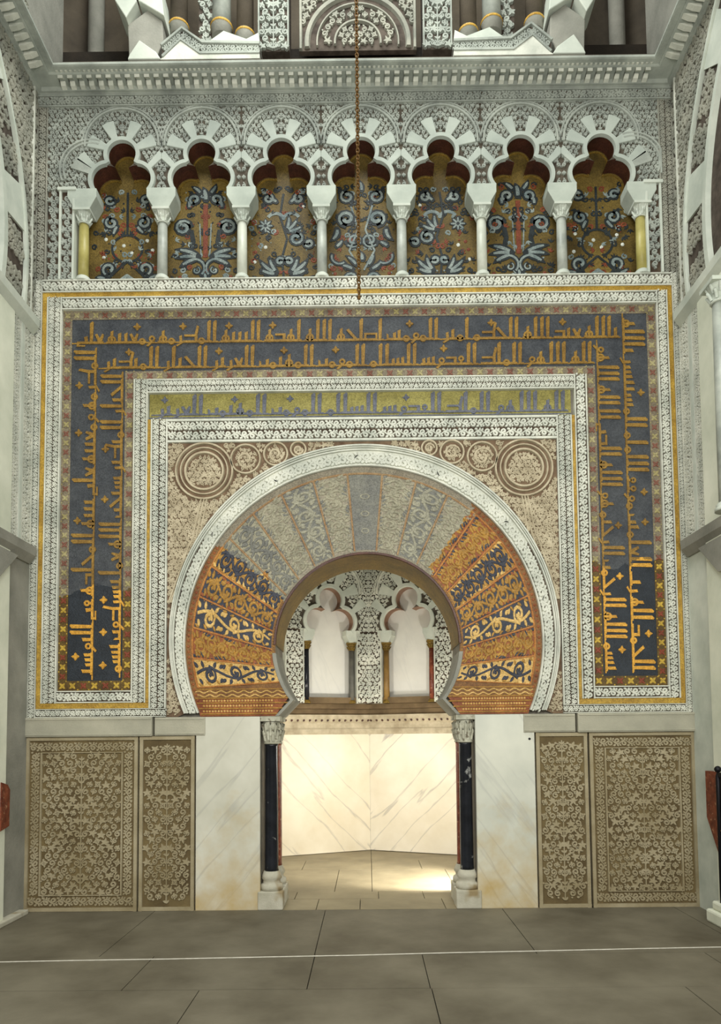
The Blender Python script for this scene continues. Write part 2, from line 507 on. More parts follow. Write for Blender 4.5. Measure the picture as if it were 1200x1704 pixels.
for x, y in ((-40, 1603), (0, 1602), (120, 1599.5), (280, 1597), (450, 1593.5), (600, 1590.5), (750, 1586.5), (900, 1583.5), (1050, 1580), (1200, 1577), (1240, 1576)):
    X, Y = G(x, y); pts.append((X, Y, .005))
cd.tube(pts, .0045, 5)
tag(cd.build('cord', 'cord'), 'thin white cord lying straight across the whole floor in front of the wall', 'cord')

# ------------------------------------------------------------------ wall cores
XL, XR = -3.555, 3.375
zLedge = fz(461)
zDado = fz(1190)
TH = .68
oc = U(611.5, 1073); orad = 155 * .00625
jl, jr = fx(433, 1350), fx(793, 1350)
imL, imR = fx(463, 1190), fx(761, 1190)
nkL, nkR = fx(486, 1165), fx(740, 1165)
zn = fz(1166)
a_n = atan2(zn - oc[1], nkR - oc[0])
oarc = arc(oc[0], oc[1], orad, a_n, pi - a_n, 48)
opening = [(jr, 0), (jr, zDado), (imR, zDado)] + oarc + [(imL, zDado), (jl, zDado), (jl, 0)]
wall = MB(o=(0, .05, 0))
wall.poly([(XL - .6, 0), (XL - .6, zLedge), (XR + .6, zLedge), (XR + .6, 0)][::-1][:1] + opening + [(XL - .6, 0), (XL - .6, zLedge), (XR + .6, zLedge)], -(TH - .05), 0, back=True)
zTop = fz(92)
wall.mi = 0
wall.rect(XL - .6, zLedge, XR + .6, zTop, -.6, -.19)
struct('wall_back', wall, 'core')
for nm, x, sg in (('wall_left', XL, -1), ('wall_right', XR, 1)):
    w_ = MB()
    w_.box(x, -3.2, 0, x + sg * .5, .6, zTop + 3)
    struct(nm, w_, 'grey_plaster')

# soffit of the door arch (gold band of mosaic, stone below)
A_ = thing('horseshoe_arch', 'great mosaic horseshoe arch with white carved rim framing the niche doorway', 'arch', (oc[0], 0, zDado))
so = MB()
def soff(mb, pts, r):
    for k in range(len(pts) - 1):
        q = []
        for (px, pz) in (pts[k], pts[k + 1]):
            dx, dz = px - oc[0], pz - oc[1]; L = hypot(dx, dz)
            q.append((px - dx / L * r, pz - dz / L * r))
        for y0, y1 in ((-.012, TH + .01),):
            i = [mb.Q(q[0][0], y0, q[0][1]), mb.Q(q[1][0], y0, q[1][1]), mb.Q(q[1][0], y1, q[1][1]), mb.Q(q[0][0], y1, q[0][1])]
            j = [mb.Q(p[0], y, p[1]) for p, y in ((pts[k], y0), (pts[k + 1], y0), (pts[k + 1], y1), (pts[k], y1))]
            mb.face(*i); mb.face(i[0], i[1], j[1], j[0]); mb.face(i[3], i[2], j[2], j[3])
up = [p for p in oarc if p[1] > fz(1080)]
so.smooth = False
soff(so, up, .012)
so.build('soffit', 'soffit_gold', A_)
rm = MB(o=(0, -.012, 0))
rm.stroke(up, .016, 0, .014)
rm.build('edge_moulding', 'lining', A_)
for sg, nk, im in ((-1, nkL, imL), (1, nkR, imR)):
    s2 = MB()
    lo = [p for p in oarc if p[1] <= fz(1078) and (p[0] - oc[0]) * sg > 0]
    lo.sort(key=lambda p: -p[1])
    lo.append((im, zDado))
    for p, q in zip(lo, lo[1:]):
        a = [s2.Q(p[0] - sg * .008, -.015, p[1]), s2.Q(q[0] - sg * .008, -.015, q[1]), s2.Q(q[0] - sg * .008, TH, q[1]), s2.Q(p[0] - sg * .008, TH, p[1])]
        s2.face(*a)
        b = [s2.Q(p[0] + sg * .03, -.015, p[1]), s2.Q(q[0] + sg * .03, -.015, q[1])]
        s2.face(a[0], a[1], b[1], b[0])
    s2.build('springer', 'grey_plaster', A_)

# ------------------------------------------------------------------ arch face: voussoirs
oc2 = U(605, 1068); r2 = 298 * .00627
oc3 = U(606.5, 1058); r3 = 325 * .00627
def hit(c, r, ang):                       # distance along a ray from AC (angle from vertical) to the circle
    d = (sin(ang), cos(ang))
    ox, oy = AC[0] - c[0], AC[1] - c[1]
    b = d[0] * ox + d[1] * oy
    return -b + math.sqrt(b * b - (ox * ox + oy * oy - r * r))
NV = 19
amin, amax = -R(93.5), R(93.5)
ri0 = .035
def vo_map(a0, a1):
    am = (a0 + a1) / 2
    def mp(s, t):                        # s 0..1 inner to outer, t -1..1 across
        a = am + (a1 - a0) / 2 * t * .98
        i, o = hit(oc, orad + .03, a), hit(oc2, r2 - .075, a)
        r = i + (o - i) * s
        return AC[0] + r * sin(a), AC[1] + r * cos(a)
    return mp
styles = ['cream', 'red', 'blue', 'blackgold', 'goldblue']
for k in range(NV):
    a0 = amin + (amax - amin) * k / NV; a1 = amin + (amax - amin) * (k + 1) / NV
    mp = vo_map(a0, a1)
    d = min(k, NV - 1 - k)
    st = styles[d] if d < 5 else ('red' if d in (6, 8) else 'greyblue' if d in (7, 9) else 'goldblue')
    if k in (12, 13): st = 'red'
    v = MB(o=(0, 0, 0))
    n = 6
    pts = [mp(0, -1 + 2 * i / n) for i in range(n + 1)] + [mp(1, 1 - 2 * i / n) for i in range(n + 1)]
    grd, orn, orn2 = {'cream': ('v_cream', 'v_blue', 'v_gold'), 'red': ('v_red', 'v_gold', 'v_blue'), 'blue': ('v_blue', 'v_cream', 'v_gold'),
                      'blackgold': ('v_blue', 'v_gold', 'v_red'), 'goldblue': ('v_gold', 'v_blue', 'v_cream'), 'greyblue': ('v_blue', 'v_cream', 'v_gold')}[st]
    v.poly(pts[::-1], -.045, .006, back=False)
    vo = v.build('voussoir', grd, A_)
    s = MB()
    asp = .5 / .11
    # scroll work: s runs along the radius
    W_ = .09
    nn = {'cream': 4, 'blue': 4, 'red': 7, 'blackgold': 5, 'goldblue': 5, 'greyblue': 4}[st]
    Lr = .84
    sc = lambda p: mp(.03 + p[0] / Lr * .94, max(-.93, min(.93, p[1] / .1)))
    mm_ = lambda x, y: sc((x, y))
    if k == 9:
        for i in range(3): s.stroke(*ring(.2 + .2 * i, 0, .028, .006), .006, .009, mm_)
    else:
        big = st in ('cream', 'blue')
        if big: nn = 3
        amp = .038
        wv = [(Lr * i / 40, amp * sin(pi * nn * i / 40)) for i in range(41)]
        s.stroke(wv, .012, .006, .010, mm_)
        for i in range(nn):
            sx = Lr * (i + .5) / nn; sg = 1 if i % 2 == 0 else -1
            pr = Lr / nn
            s.mi = 0
            s.stroke(*spiral(sx, -sg * .012, min(.07, pr * .5), sg * pi / 2, 1.3, sg, .0135), .006, .011, mm_)
            s.dot(sx, -sg * .012, .016, .006, .011, mm_)
            for f in (-.42, -.2, .2, .42):
                s.stroke(*leaf(sx + f * pr, sg * .045, sg * (pi / 2 - f * 2.4), .055, .017), .006, .0105, mm_)
            for f in (-.45, .45):
                s.stroke(*leaf(sx + f * pr, -sg * .04, -sg * (pi / 2 + f * 1.5), .05, .016), .006, .0105, mm_)
            s.mi = 1
            for f in (-.3, .05, .36):
                s.stroke(*leaf(sx + f * pr, -sg * .085, sg * (.5 - f), .05, .012), .006, .0102, mm_)
                s.stroke(*leaf(sx + f * pr, sg * .088, pi - sg * (.6 + f), .05, .011), .006, .0102, mm_)
            s.mi = 0
            if not big:
                for dx in (-.36, -.12, .12, .36): s.dot(sx + dx * pr, -sg * .075, .013, .006, .0108, mm_, 6); s.dot(sx + dx * pr, sg * .03, .010, .006, .0108, mm_, 6)
    s.mi = 1 if k == 9 else 0
    s.build('scroll', [orn, orn2], vo)
    ln = MB()
    for t in (-1.0, 1.0):
        ln.stroke([mp(q / 8, t) for q in range(9)], .009 if t < 0 else .006, .006, .012)
    ln.stroke([mp(1, -1 + i / 4) for i in range(9)], .012, .006, .011)
    ln.build('border_line', 'v_orange', vo)
# inner and outer mosaic rims
for nm, c, r, wdt in (('inner_rim', oc, orad + .018, .02), ('outer_rim', oc2, r2 - .036, .042)):
    b = MB()
    amx = pi / 2 + R(104 if nm == 'inner_rim' else 109)
    pts = [(c[0] + r * sin(-amx + pi / 2 + (2 * amx - pi) * i / 60), c[1] + r * cos(-amx + pi / 2 + (2 * amx - pi) * i / 60)) for i in range(61)]
    b.stroke(pts, wdt, -.04, .008, top=.96)
    b.mi = 1
    for i in range(0, 61 * 2):
        t = -amx + pi / 2 + (2 * amx - pi) * i / 121
        b.dot(c[0] + r * sin(t), c[1] + r * cos(t), wdt * .4, .008, .012, n=6)
    b.build(nm, ['v_edge', 'v_gold' if nm == 'inner_rim' else 'v_red'], A_)
# springing bands under the lowest voussoirs
for sg in (-1, 1):
    zt = [fz(y) for y in (1145, 1160, 1168, 1177, 1186, 1190)]
    for q in range(2):
        z1, z0 = (zt[0], zt[1]) if q == 0 else (zt[1], zDado)
        b = MB()
        def xin(z):
            if z < zn: return (imR if sg > 0 else imL) + ((nkR - imR) if sg > 0 else (nkL - imL)) * (z - zDado) / (zn - zDado)
            return oc[0] + sg * math.sqrt(max(0, orad ** 2 - (z - oc[1]) ** 2))
        xo = lambda z: oc2[0] + sg * math.sqrt(r2 ** 2 - (z - oc2[1]) ** 2)
        if q == 0: z1 += .1
        P4 = [(xin(z0) + sg * .03, z0), (xo(z0), z0), (xo(z1), z1), (xin(z1) + sg * .03, z1)]
        b.poly(P4 if sg > 0 else P4[::-1], -.04, .004)
        b.mi = 1
        x0, x1 = sorted((xin(z0) + sg * .05, xo(z0) - sg * .02))
        if q == 0:
            z1 -= .1
            zm = (z0 + z1) / 2
            for o_ in (-.02, .02):
                b.stroke([(x0 + (x1 - x0) * i / 48, zm + o_ + .012 * sin(i * pi / 3)) for i in range(49)], .007, .004, .009)
            b.mi = 2
            b.stroke([(x0, z1), (x1, z1)], .007, .004, .01)
            b.build('wave_band', ['v_edge', 'v_cream', 'v_gold'], A_)
        else:
            for z in zt[1:5]: b.stroke([(xin(z) + sg * .03, z), (xo(z) - sg * .02, z)], .008, .004, .013)
            b.mi = 2
            for z, zz in zip(zt[1:5], zt[2:5]):
                for i in range(24): b.dot(x0 + (x1 - x0) * (i + .5) / 24, (z + zz) / 2, .013, .004, .008, n=5)
            b.build('striped_band', ['v_red', 'v_gold', 'v_cream'], A_)
# white carved archivolt
b = MB()
amx = R(113)
def am_(s, t):
    f = s                                 # s is the angle from the top
    ci = (oc2[0], oc2[1]); co_ = (oc3[0], oc3[1])
    pi_ = (ci[0] + r2 * sin(f), ci[1] + r2 * cos(f)); po = (co_[0] + r3 * sin(f), co_[1] + r3 * cos(f))
    q = (t + 1) / 2
    return pi_[0] + (po[0] - pi_[0]) * q, pi_[1] + (po[1] - pi_[1]) * q
n = 90
b.mi = 1
for i in range(n):
    f0, f1 = -amx + 2 * amx * i / n, -amx + 2 * amx * (i + 1) / n
    q = [b.P(*am_(f0, -1), .02), b.P(*am_(f1, -1), .02), b.P(*am_(f1, 1), .02), b.P(*am_(f0, 1), .02)]
    b.face(*q, mi=0 if abs(f0) < R(60) else 1)
    e = [b.P(*am_(f0, -1), -.05), b.P(*am_(f1, -1), -.05)]
    b.face(e[0], e[1], q[1], q[0], mi=0)
b.mi = 0
for t, w_ in ((-.93, .013), (.93, .013), (.5, .011), (.72, .008)):
    pts = [am_(-amx + 2 * amx * i / n, t) for i in range(n + 1)]
    b.stroke(pts, w_, .018, .042)
mpv = lambda s, t: am_(-amx + s / 1.95, t / .075 * .62 - .25)
vine(b, 2 * amx * 1.95, .075, .018, .038, mpv, w=.02, period=2.2)
b.build('archivolt', ['stucco', 'ground'], A_)

# ------------------------------------------------------------------ spandrels
xaL, xaR = fx(280), fx(925)
zaT = fz(734)
for sg, lab in ((-1, 'cream carved spandrel with ring medallion left of the great arch'), (1, 'cream carved spandrel with ring medallion right of the great arch')):
    e = xaL if sg < 0 else xaR
    T = thing('spandrel_panel', lab, 'spandrel', (e, 0, zaT))
    xm = oc3[0]
    outer = [(oc3[0] + sg * (r3 + .0) * sin(R(113) * i / 40), oc3[1] + r3 * cos(R(113) * i / 40)) for i in range(41)]
    pol = [(xm, zaT), (e, zaT), (e, zDado)] + [p for p in outer[::-1]]
    pol = [(min(max(x, xaL), xaR), min(z, zaT - .012) if 3 <= i_ else z) for i_, (x, z) in enumerate(pol)]
    if sg > 0: pol = pol[::-1]
    gnd = MB(o=(0, .012, 0))
    def edge(p):
        dx, dz = p[0] - oc3[0], p[1] - oc3[1]
        t = min([(e - oc3[0]) / dx if abs(dx) > 1e-6 else 1e9, (zaT - oc3[1]) / dz if dz > 1e-6 else 1e9, (zDado - oc3[1]) / dz if dz < -1e-6 else 1e9], key=lambda v: v if v > 0 else 1e9)
        t = max(t, 1.0)
        return oc3[0] + dx * t, oc3[1] + dz * t
    ol = [(oc3[0] + sg * (r3 - .03) * sin(R(113) * i / 80), oc3[1] + (r3 - .03) * cos(R(113) * i / 80)) for i in range(81)]
    for p, q in zip(ol, ol[1:]):
        gnd.face(*[gnd.P(*w_) for w_ in (p, q, edge(q), edge(p))])
    cnr = (oc3[0] + (e - oc3[0]), zaT)
    for p, q in zip(ol, ol[1:]):
        a_, b_ = edge(p), edge(q)
        if abs(a_[1] - zaT) < 1e-4 and abs(b_[0] - e) < 1e-4: gnd.face(gnd.P(*a_), gnd.P(*b_), gnd.P(*cnr))
        if abs(a_[0] - e) < 1e-4 and abs(b_[1] - zDado) < 1e-4: gnd.face(gnd.P(*a_), gnd.P(*b_), gnd.P(e, zDado))
    gnd.build('ground', 'spandrel_ground', T)
    mc = (fx(340 if sg < 0 else 872, 780), fz(781))
    ins = lambda x, y: inpoly(x, y, pol) and hypot(x - oc3[0], y - oc3[1]) > r3 + .005
    md = MB(o=(0, .012, 0))
    for r, w in ((.30, .014), (.25, .01), (.2, .016)): md.stroke(arc(mc[0], mc[1], r, 0, 2 * pi, 40)[:-1], w, 0, .03, closed=True)
    fill(md, lambda x, y: hypot(x - mc[0], y - mc[1]) < .2, (mc[0] - .2, mc[1] - .2, mc[0] + .2, mc[1] + .2), .075, 0, .018, .0095, 3)
    md.build('medallion', 'spandrel', T)
    f = MB(o=(0, .012, 0))
    others = [(mc[0] - sg * .44, fz(762), .155), (mc[0] - sg * .76, fz(754), .125), (mc[0] - sg * 1.0, fz(747), .08)]
    for x, z, r in others:
        if ins(x, z - r * .6):
            f.stroke(arc(x, z, r, 0, 2 * pi, 24)[:-1], .013, 0, .03, closed=True)
            f.stroke(*spiral(x, z, r * .7, 0, 1.2, sg, .014), 0, .02)
    okk = lambda x, y: ins(x, y) and hypot(x - mc[0], y - mc[1]) > .32 and all(hypot(x - a, y - b) > r + .01 for a, b, r in others)
    fill(f, okk, (min(xm, e), fz(1185), max(xm, e), zaT), .068, 0, .018, .009, 5 + sg)
    fill(f, lambda x, y: ins(x, y) and all(abs(hypot(x - a, y - b) - r) > .018 for a, b, r in others + [(*mc, .3), (*mc, .25), (*mc, .2)]), (min(xm, e) + .02, fz(1185) + .015, max(xm, e) + .02, zaT + .015), .043, 0, .014, .0075, 15 + sg)
    for o_ in (.0, .05, .1):             # long stalks rising from the springing to the medallion
        pts = []
        for i in range(25):
            t = i / 24
            z = fz(1000) + (mc[1] - .3 - fz(1000)) * t
            lim = oc3[0] + sg * (math.sqrt(max(0, r3 ** 2 - (z - oc3[1]) ** 2)))
            x = lim + (e - lim) * (.25 + .5 * o_ / .1) if abs(e - lim) < .3 else None
            xx = mc[0] + sg * (o_ - .05) * .6
            x = xx * t + (x if x is not None else e - sg * (.22 - o_)) * (1 - t)
            pts.append((x, z))
        f.stroke(pts, .012, 0, .024)
    f.build('arabesque', 'spandrel', T)

# ------------------------------------------------------------------ stucco frames and gold fillets
def carved(name, parent, segs, mats=('stucco', 'ground'), rel=.02, h=0):
    for p0, p1, b in segs:
        m = MB(); strip(m, p0, p1, b, h, rel)
        m.build(name, list(mats), parent)
def bar(parent, name, mat, x0, z0, x1, z1, h0=-.05, h1=.012, o=(0, 0, 0)):
    m = MB(o=o); m.rect(min(x0, x1), min(z0, z1), max(x0, x1), max(z0, z1), h0, h1)
    return m.build(name, mat, parent, bevel=.003)
gL0, gL1, gR0, gR1 = fx(68.5), fx(76), fx(1116.5), fx(1124)
iL, iR = fx(102), fx(1097)
zg0, zg1 = fz(490), fz(482)
zb0, zb1 = fz(1175), fz(1166)
ziB = fz(1145)
ziT = fz(511)
jL, jR = fx(223), fx(977)                # inner edge of the inscription band
zjT = fz(628)
igL0, igL1, igR0, igR1 = fx(246.5), fx(252), fx(950.5), fx(956)
OF = thing('carved_surround', 'outer white carved stucco frame with gold fillet around the dark blue inscription band', 'stucco frame', (fx(597), 0, zDado))
cor = .012
hw = (gL0 - XL) / 2 - .004
carved('carved_strip', OF, [((XL + hw + .004, zDado), (XL + hw + .004, zLedge), hw)])
hw = (XR - gR1) / 2 - .004
carved('carved_strip', OF, [((XR - hw - .004, zDado), (XR - hw - .004, zLedge), hw)])
carved('carved_strip', OF, [((gL0, (zg1 + zLedge) / 2), (gR1, (zg1 + zLedge) / 2), (zLedge - zg1) / 2)])
carved('carved_strip', OF, [(((gL1 + iL) / 2, zb1), ((gL1 + iL) / 2, zg0), (iL - gL1) / 2 - .003), (((gR0 + iR) / 2, zb1), ((gR0 + iR) / 2, zg0), (gR0 - iR) / 2 - .003),
                            ((iL, (zg0 + ziT) / 2), (iR, (zg0 + ziT) / 2), (zg0 - ziT) / 2 - .002)])
for x0, x1 in ((iL, jL), (jR, iR)):
    carved('carved_strip', OF, [((x0, (ziB + zb1) / 2), (x1, (ziB + zb1) / 2), (ziB - zb1) / 2 - .002)])
for x0, x1 in ((gL0, xaL), (xaR, gR1)):
    carved('carved_strip', OF, [((x0, (zDado + zb0) / 2), (x1, (zDado + zb0) / 2), (zb0 - zDado) / 2 - .002)])
bar(OF, 'gold_fillet', 'gold', gL0, zb0, gL1, zg1)
bar(OF, 'gold_fillet', 'gold', gR0, zb0, gR1, zg1)
bar(OF, 'gold_fillet', 'gold', gL1, zg0, gR0, zg1)
bar(OF, 'gold_fillet', 'gold', gL1, zb0, igL1, zb1)
bar(OF, 'gold_fillet', 'gold', igR0, zb0, gR0, zb1)
IF = thing('carved_surround', 'inner white carved stucco frame between inscription band and mosaic arch', 'stucco frame', (fx(600), 0, zb1))
zpT, zpB = fz(651), fz(695)
pL, pR = fx(248, 670), fx(951, 670)
carved('carved_strip', IF, [(((jL + igL0) / 2, zb1), ((jL + igL0) / 2, zjT), (igL0 - jL) / 2), (((jR + igR1) / 2, zb1), ((jR + igR1) / 2, zjT), (jR - igR1) / 2)])
carved('carved_strip', IF, [((igL0, (zjT + zpT) / 2), (igR1, (zjT + zpT) / 2), (zjT - zpT) / 2)])
bar(IF, 'gold_fillet', 'gold', igL0, zb1, igL1, zpB)
bar(IF, 'gold_fillet', 'gold', igR0, zb1, igR1, zpB)
carved('carved_strip', IF, [(((igL1 + xaL) / 2, zb0), ((igL1 + xaL) / 2, zpB), (xaL - igL1) / 2), (((xaR + igR0) / 2, zb0), ((xaR + igR0) / 2, zpB), (igR0 - xaR) / 2),
                            ((xaL, (zpB + zaT) / 2), (xaR, (zpB + zaT) / 2), (zpB - zaT) / 2)])

# ------------------------------------------------------------------ kufic lettering
KW = {'A': .2, 'b': .22, 'N': .34, 'Y': .4, 'j': .42, 'd': .4, 'r': .26, 's': .5, 'S': .46, 'T': .46, 'E': .32, 'f': .28, 'k': .5, 'l': .22, 'm': .28, 'h': .34, 'w': .3, 'B': .46}
def kletter(c):
    a, bl = .1, .1
    R_ = lambda x0, y0, x1, y1: [(x0, y0), (x1, y0), (x1, y1), (x0, y1)]
    w = KW[c]
    L = []
    if c not in 'AdrwNY': L.append(R_(0, 0, w, bl))
    if c in 'Al': L += [[(.06, 0), (.06 + a, 0), (.06 + a, .9), (.06 + a * .2, 1), (.03, .97)]]
    if c == 'A': L += [R_(-.02, 0, .06, .075)]
    if c in 'bB': L += [[(.06, 0), (.06 + a, 0), (.06 + a, .42), (.05, .48)]]
    if c == 's': L += [[(x, 0), (x + a, 0), (x + a, h - .05), (x, h)] for x, h in ((.03, .4), (.19, .36), (.35, .33))]
    if c == 'j': L += [[(.02, bl), (.14, bl), (.4, .48), (.31, .54)]]
    if c in 'dk': L += [R_(0, 0, w, bl), R_(.03, .27, w - .04, .36), R_(0, 0, a, .36)]
    if c == 'k': L += [[(0, .36), (a, .36), (.02, .78), (-.06, .72)]]
    if c == 'r': L += [[(.02, -.02), (.12, -.02), (.13, .3), (.04, .34)], [(.02, -.02), (.12, -.02), (.25, -.1), (.2, -.16)]]
    if c in 'ST': L += [R_(0, 0, w, bl), R_(0, .26, w, .34), R_(0, 0, .07, .34), R_(w - .08, 0, w, .34)]
    if c == 'T': L += [[(.0, .3), (a, .3), (a * .8, .95), (-.03, 1)]]
    if c == 'E': L += [[(.05, bl), (.2, bl), (.3, .4), (.22, .44), (.13, .24), (.05, .44), (-.01, .4)]]
    if c == 'N': L += [R_(0, 0, .3, bl), [(0, 0), (a, 0), (a, .32), (-.01, .36)], [(.24, 0), (.32, 0), (.32, .3), (.25, .24)]]
    if c == 'Y': L += [R_(0, 0, .38, bl), [(0, 0), (a, 0), (.14, .3), (.02, .34)], [(.3, 0), (.38, 0), (.4, -.12), (.1, -.12), (.1, -.06), (.32, -.06)]]
    if c == 'w': L += [[(.1, 0), (.2, 0), (.3, -.1), (.24, -.16)], R_(0, 0, .2, .07)]
    rg = {'f': (.13, .28, .09), 'w': (.1, .2, .1), 'm': (.14, .08, .11), 'h': (.16, .17, .14)}.get(c)
    if c == 'f': L.append(R_(.09, 0, .17, .2))
    if c == 'h': L.append([(.12, 0), (.2, 0), (.2, .52), (.1, .58)])
    return L, rg
def words(parent, text, mpf, L, H, h, mat, st=1.25, seed=0):
    seq = text.split()
    rnd = random.Random(seed)
    tot, q = .02, seed % len(seq)
    while tot + sum(KW[c] for c in seq[q % len(seq)]) * H * st <= L:
        tot += (sum(KW[c] for c in seq[q % len(seq)]) + .1) * H * st; q += 1
    cnt = q - seed % len(seq)
    st *= (L - .02) / tot
    bl = MB(o=parent['_o'] if '_o' in parent else (0, 0, 0))
    bl.stroke([(0, .025 * H), (L, .025 * H)], .03 * H, h - .002, h + .003, mpf, top=.9)
    bl.build('base_line', mat, parent)
    s = .02
    i = seed % len(seq)
    for _w in range(cnt):
        w = seq[i % len(seq)]; i += 1
        wd = sum(KW[c] for c in w) * H * st
        m = MB(o=parent['_o'] if '_o' in parent else (0, 0, 0))
        x = s
        gap = 0
        m.stroke([(s, .03 * H), (s + wd, .03 * H)], .034 * H, h - .002, h + .0035, mpf, top=.9)
        for c in w:
            pl, rg = kletter(c)
            for p in pl:
                m.poly([(x + a * H * st, b * H) for a, b in p], h - .002, h + .006, mp=mpf)
            if rg:
                cx, cy, r = rg
                m.stroke(arc(x + cx * H * st, cy * H, r * H, 0, 2 * pi, 10)[:-1], .05 * H, h - .002, h + .006, mpf, closed=True, top=.8)
            if c in 'AlT': gap = 0
            else: gap += KW[c]
            if gap > .8:
                q = (x + (KW[c] * .5 - .12) * H * st, .74 * H)
                for k in range(4): m.stroke(*leaf(q[0], q[1], k * pi / 2, .17 * H, .07 * H, 0, 4), h - .002, h + .006, mpf)
                gap = -.3
            x += KW[c] * H * st
        m.build('kufic_word', mat, parent)
        s = x + .1 * H * st
TXT_IN = 'bsm Allh AlrjmN Alrjbm hw Allh AldY lA Alh AlA hw Almlk Alfdws AlslAm AlmwmN Almhbmn AlErbr AljbAr Almbkbr sbjN Allh EmA bsrkwN'.replace('n', 'N')
TXT_OUT = 'bsm Allh AlrjmN Alrjbm Aljmd llh rB AlElmbN mwff AlAmAm Almsbbsr bAllh Ebd Allh Aljkm Ambr AlmwmbN ASljh Allh lhdh Albbbh Almkrmh wmEbbh ElY bbbh Almjldh fY Albwsb lrEbbh'
IB = thing('inscription_band', 'dark blue mosaic band with two rows of gold kufic lettering on three sides', 'inscription', (fx(600), 0, ziB))
bd = MB(o=(0, .02, 0))
zr0 = fz(611)
cL1, cR0 = fx(206), fx(993)
for q in ((iL, ziB, jL, zjT), (jR, ziB, iR, zjT), (iL, zjT, iR, ziT)): bd.rect(*q, -.03, 0)
bd.build('ground', 'band_blue', IB)
def flowers(parent, segs, b):
    for p0, p1 in segs:
        m = MB(o=(0, .02, 0))
        dx, dy = p1[0] - p0[0], p1[1] - p0[1]; L = hypot(dx, dy); ex, ey = dx / L, dy / L
        mp = lambda s, t: (p0[0] + ex * s - ey * t, p0[1] + ey * s + ex * t)
        m.poly([(0, -b), (L, -b), (L, b), (0, b)], -.005, .005, mp=mp)
        n = max(2, round(L / (b * 2.1)))
        for i in range(n):
            s = L * (i + .5) / n
            m.mi = 1 + (i % 2)
            for k in range(4): m.stroke(*leaf(s, 0, k * pi / 2 + .785, b * .85, b * .3, 0, 3), .004, .009, mp)
            m.mi = 1
            for t in (-.8, .8): m.dot(s + L / n * .5, t * b, b * .2, .004, .009, mp, 5)
        m.build('flower_border', ['band_edge', 'flower_gold', 'flower_red'], parent)
bw = (fx(117) - iL) / 2
flowers(IB, [((iL + bw, ziB), (iL + bw, ziT)), ((iR - bw, ziB), (iR - bw, ziT)), ((iL + 2 * bw, ziT - bw), (iR - 2 * bw, ziT - bw))], bw)
bw2 = (jL - fx(207)) / 2
flowers(IB, [((jL - bw2, ziB), (jL - bw2, zjT + 2 * bw2)), ((jR + bw2, ziB), (jR + bw2, zjT + 2 * bw2)), ((jL, zjT + bw2), (jR, zjT + bw2)),
             ((iL + 2 * bw, ziB + bw2), (jL - 2 * bw2, ziB + bw2)), ((jR + 2 * bw2, ziB + bw2), (iR - 2 * bw, ziB + bw2))], bw2)
IB['_o'] = (0, .02, 0)
x0, x1 = iL + 2 * bw, jL - 2 * bw2
H = (x1 - x0) / 2
zlo = ziB + 2 * bw2 + .03
ztopo, ztopi = ziT - 2 * bw, ziT - 2 * bw - H
xr0, xr1 = jR + 2 * bw2, iR - 2 * bw
HR = (xr1 - xr0) / 2
# right column reads upward, the top leftward, the left column downward; letters stand outward
words(IB, TXT_OUT, lambda s, t: (xr0 + HR + .02 + t, zlo + s), ztopo - zlo, HR * .86, .004, 'band_gold', seed=4)
words(IB, TXT_IN, lambda s, t: (xr0 + .02 + t, zlo + s), ztopi - zlo, HR * .86, .004, 'band_gold', seed=0)
words(IB, TXT_OUT, lambda s, t: (xr0 + HR - s, ztopi + .02 + t), xr0 + HR - x0, H * .86, .004, 'band_gold', seed=11)
words(IB, TXT_IN, lambda s, t: (xr0 - s, ztopi - H + .03 + t), xr0 - x0 - H, H * .86, .004, 'band_gold', seed=8)
words(IB, TXT_OUT, lambda s, t: (x0 + H - .02 - t, ztopi - .02 - s), ztopi - zlo, H * .86, .004, 'band_gold', seed=21)
words(IB, TXT_IN, lambda s, t: (x1 - .02 - t, ztopi - H - s), ztopi - H - zlo, H * .86, .004, 'band_gold', seed=17)
del IB['_o']
IP = thing('kufic_inscription', 'faded gold mosaic panel with one row of slate blue kufic lettering above the arch', 'inscription', ((pL + pR) / 2, 0, zpB))
m = MB(o=(0, .025, 0)); m.rect(pL, zpB, pR, zpT, -.03, 0); m.build('ground', 'old_gold', IP)
IP['_o'] = (0, .025, 0)
words(IP, TXT_IN, lambda s, t: (pR - .03 - s, zpB + .055 + t), pR - pL - .05, (zpT - zpB) * .8, .002, 'old_blue', 1.35, seed=8)
del IP['_o']
m = MB(o=(0, .025, 0))
m.stroke([(pL, zpB + .03), (pR, zpB + .03)], .009, -.002, .006)
m.build('base_line', 'old_blue', IP)

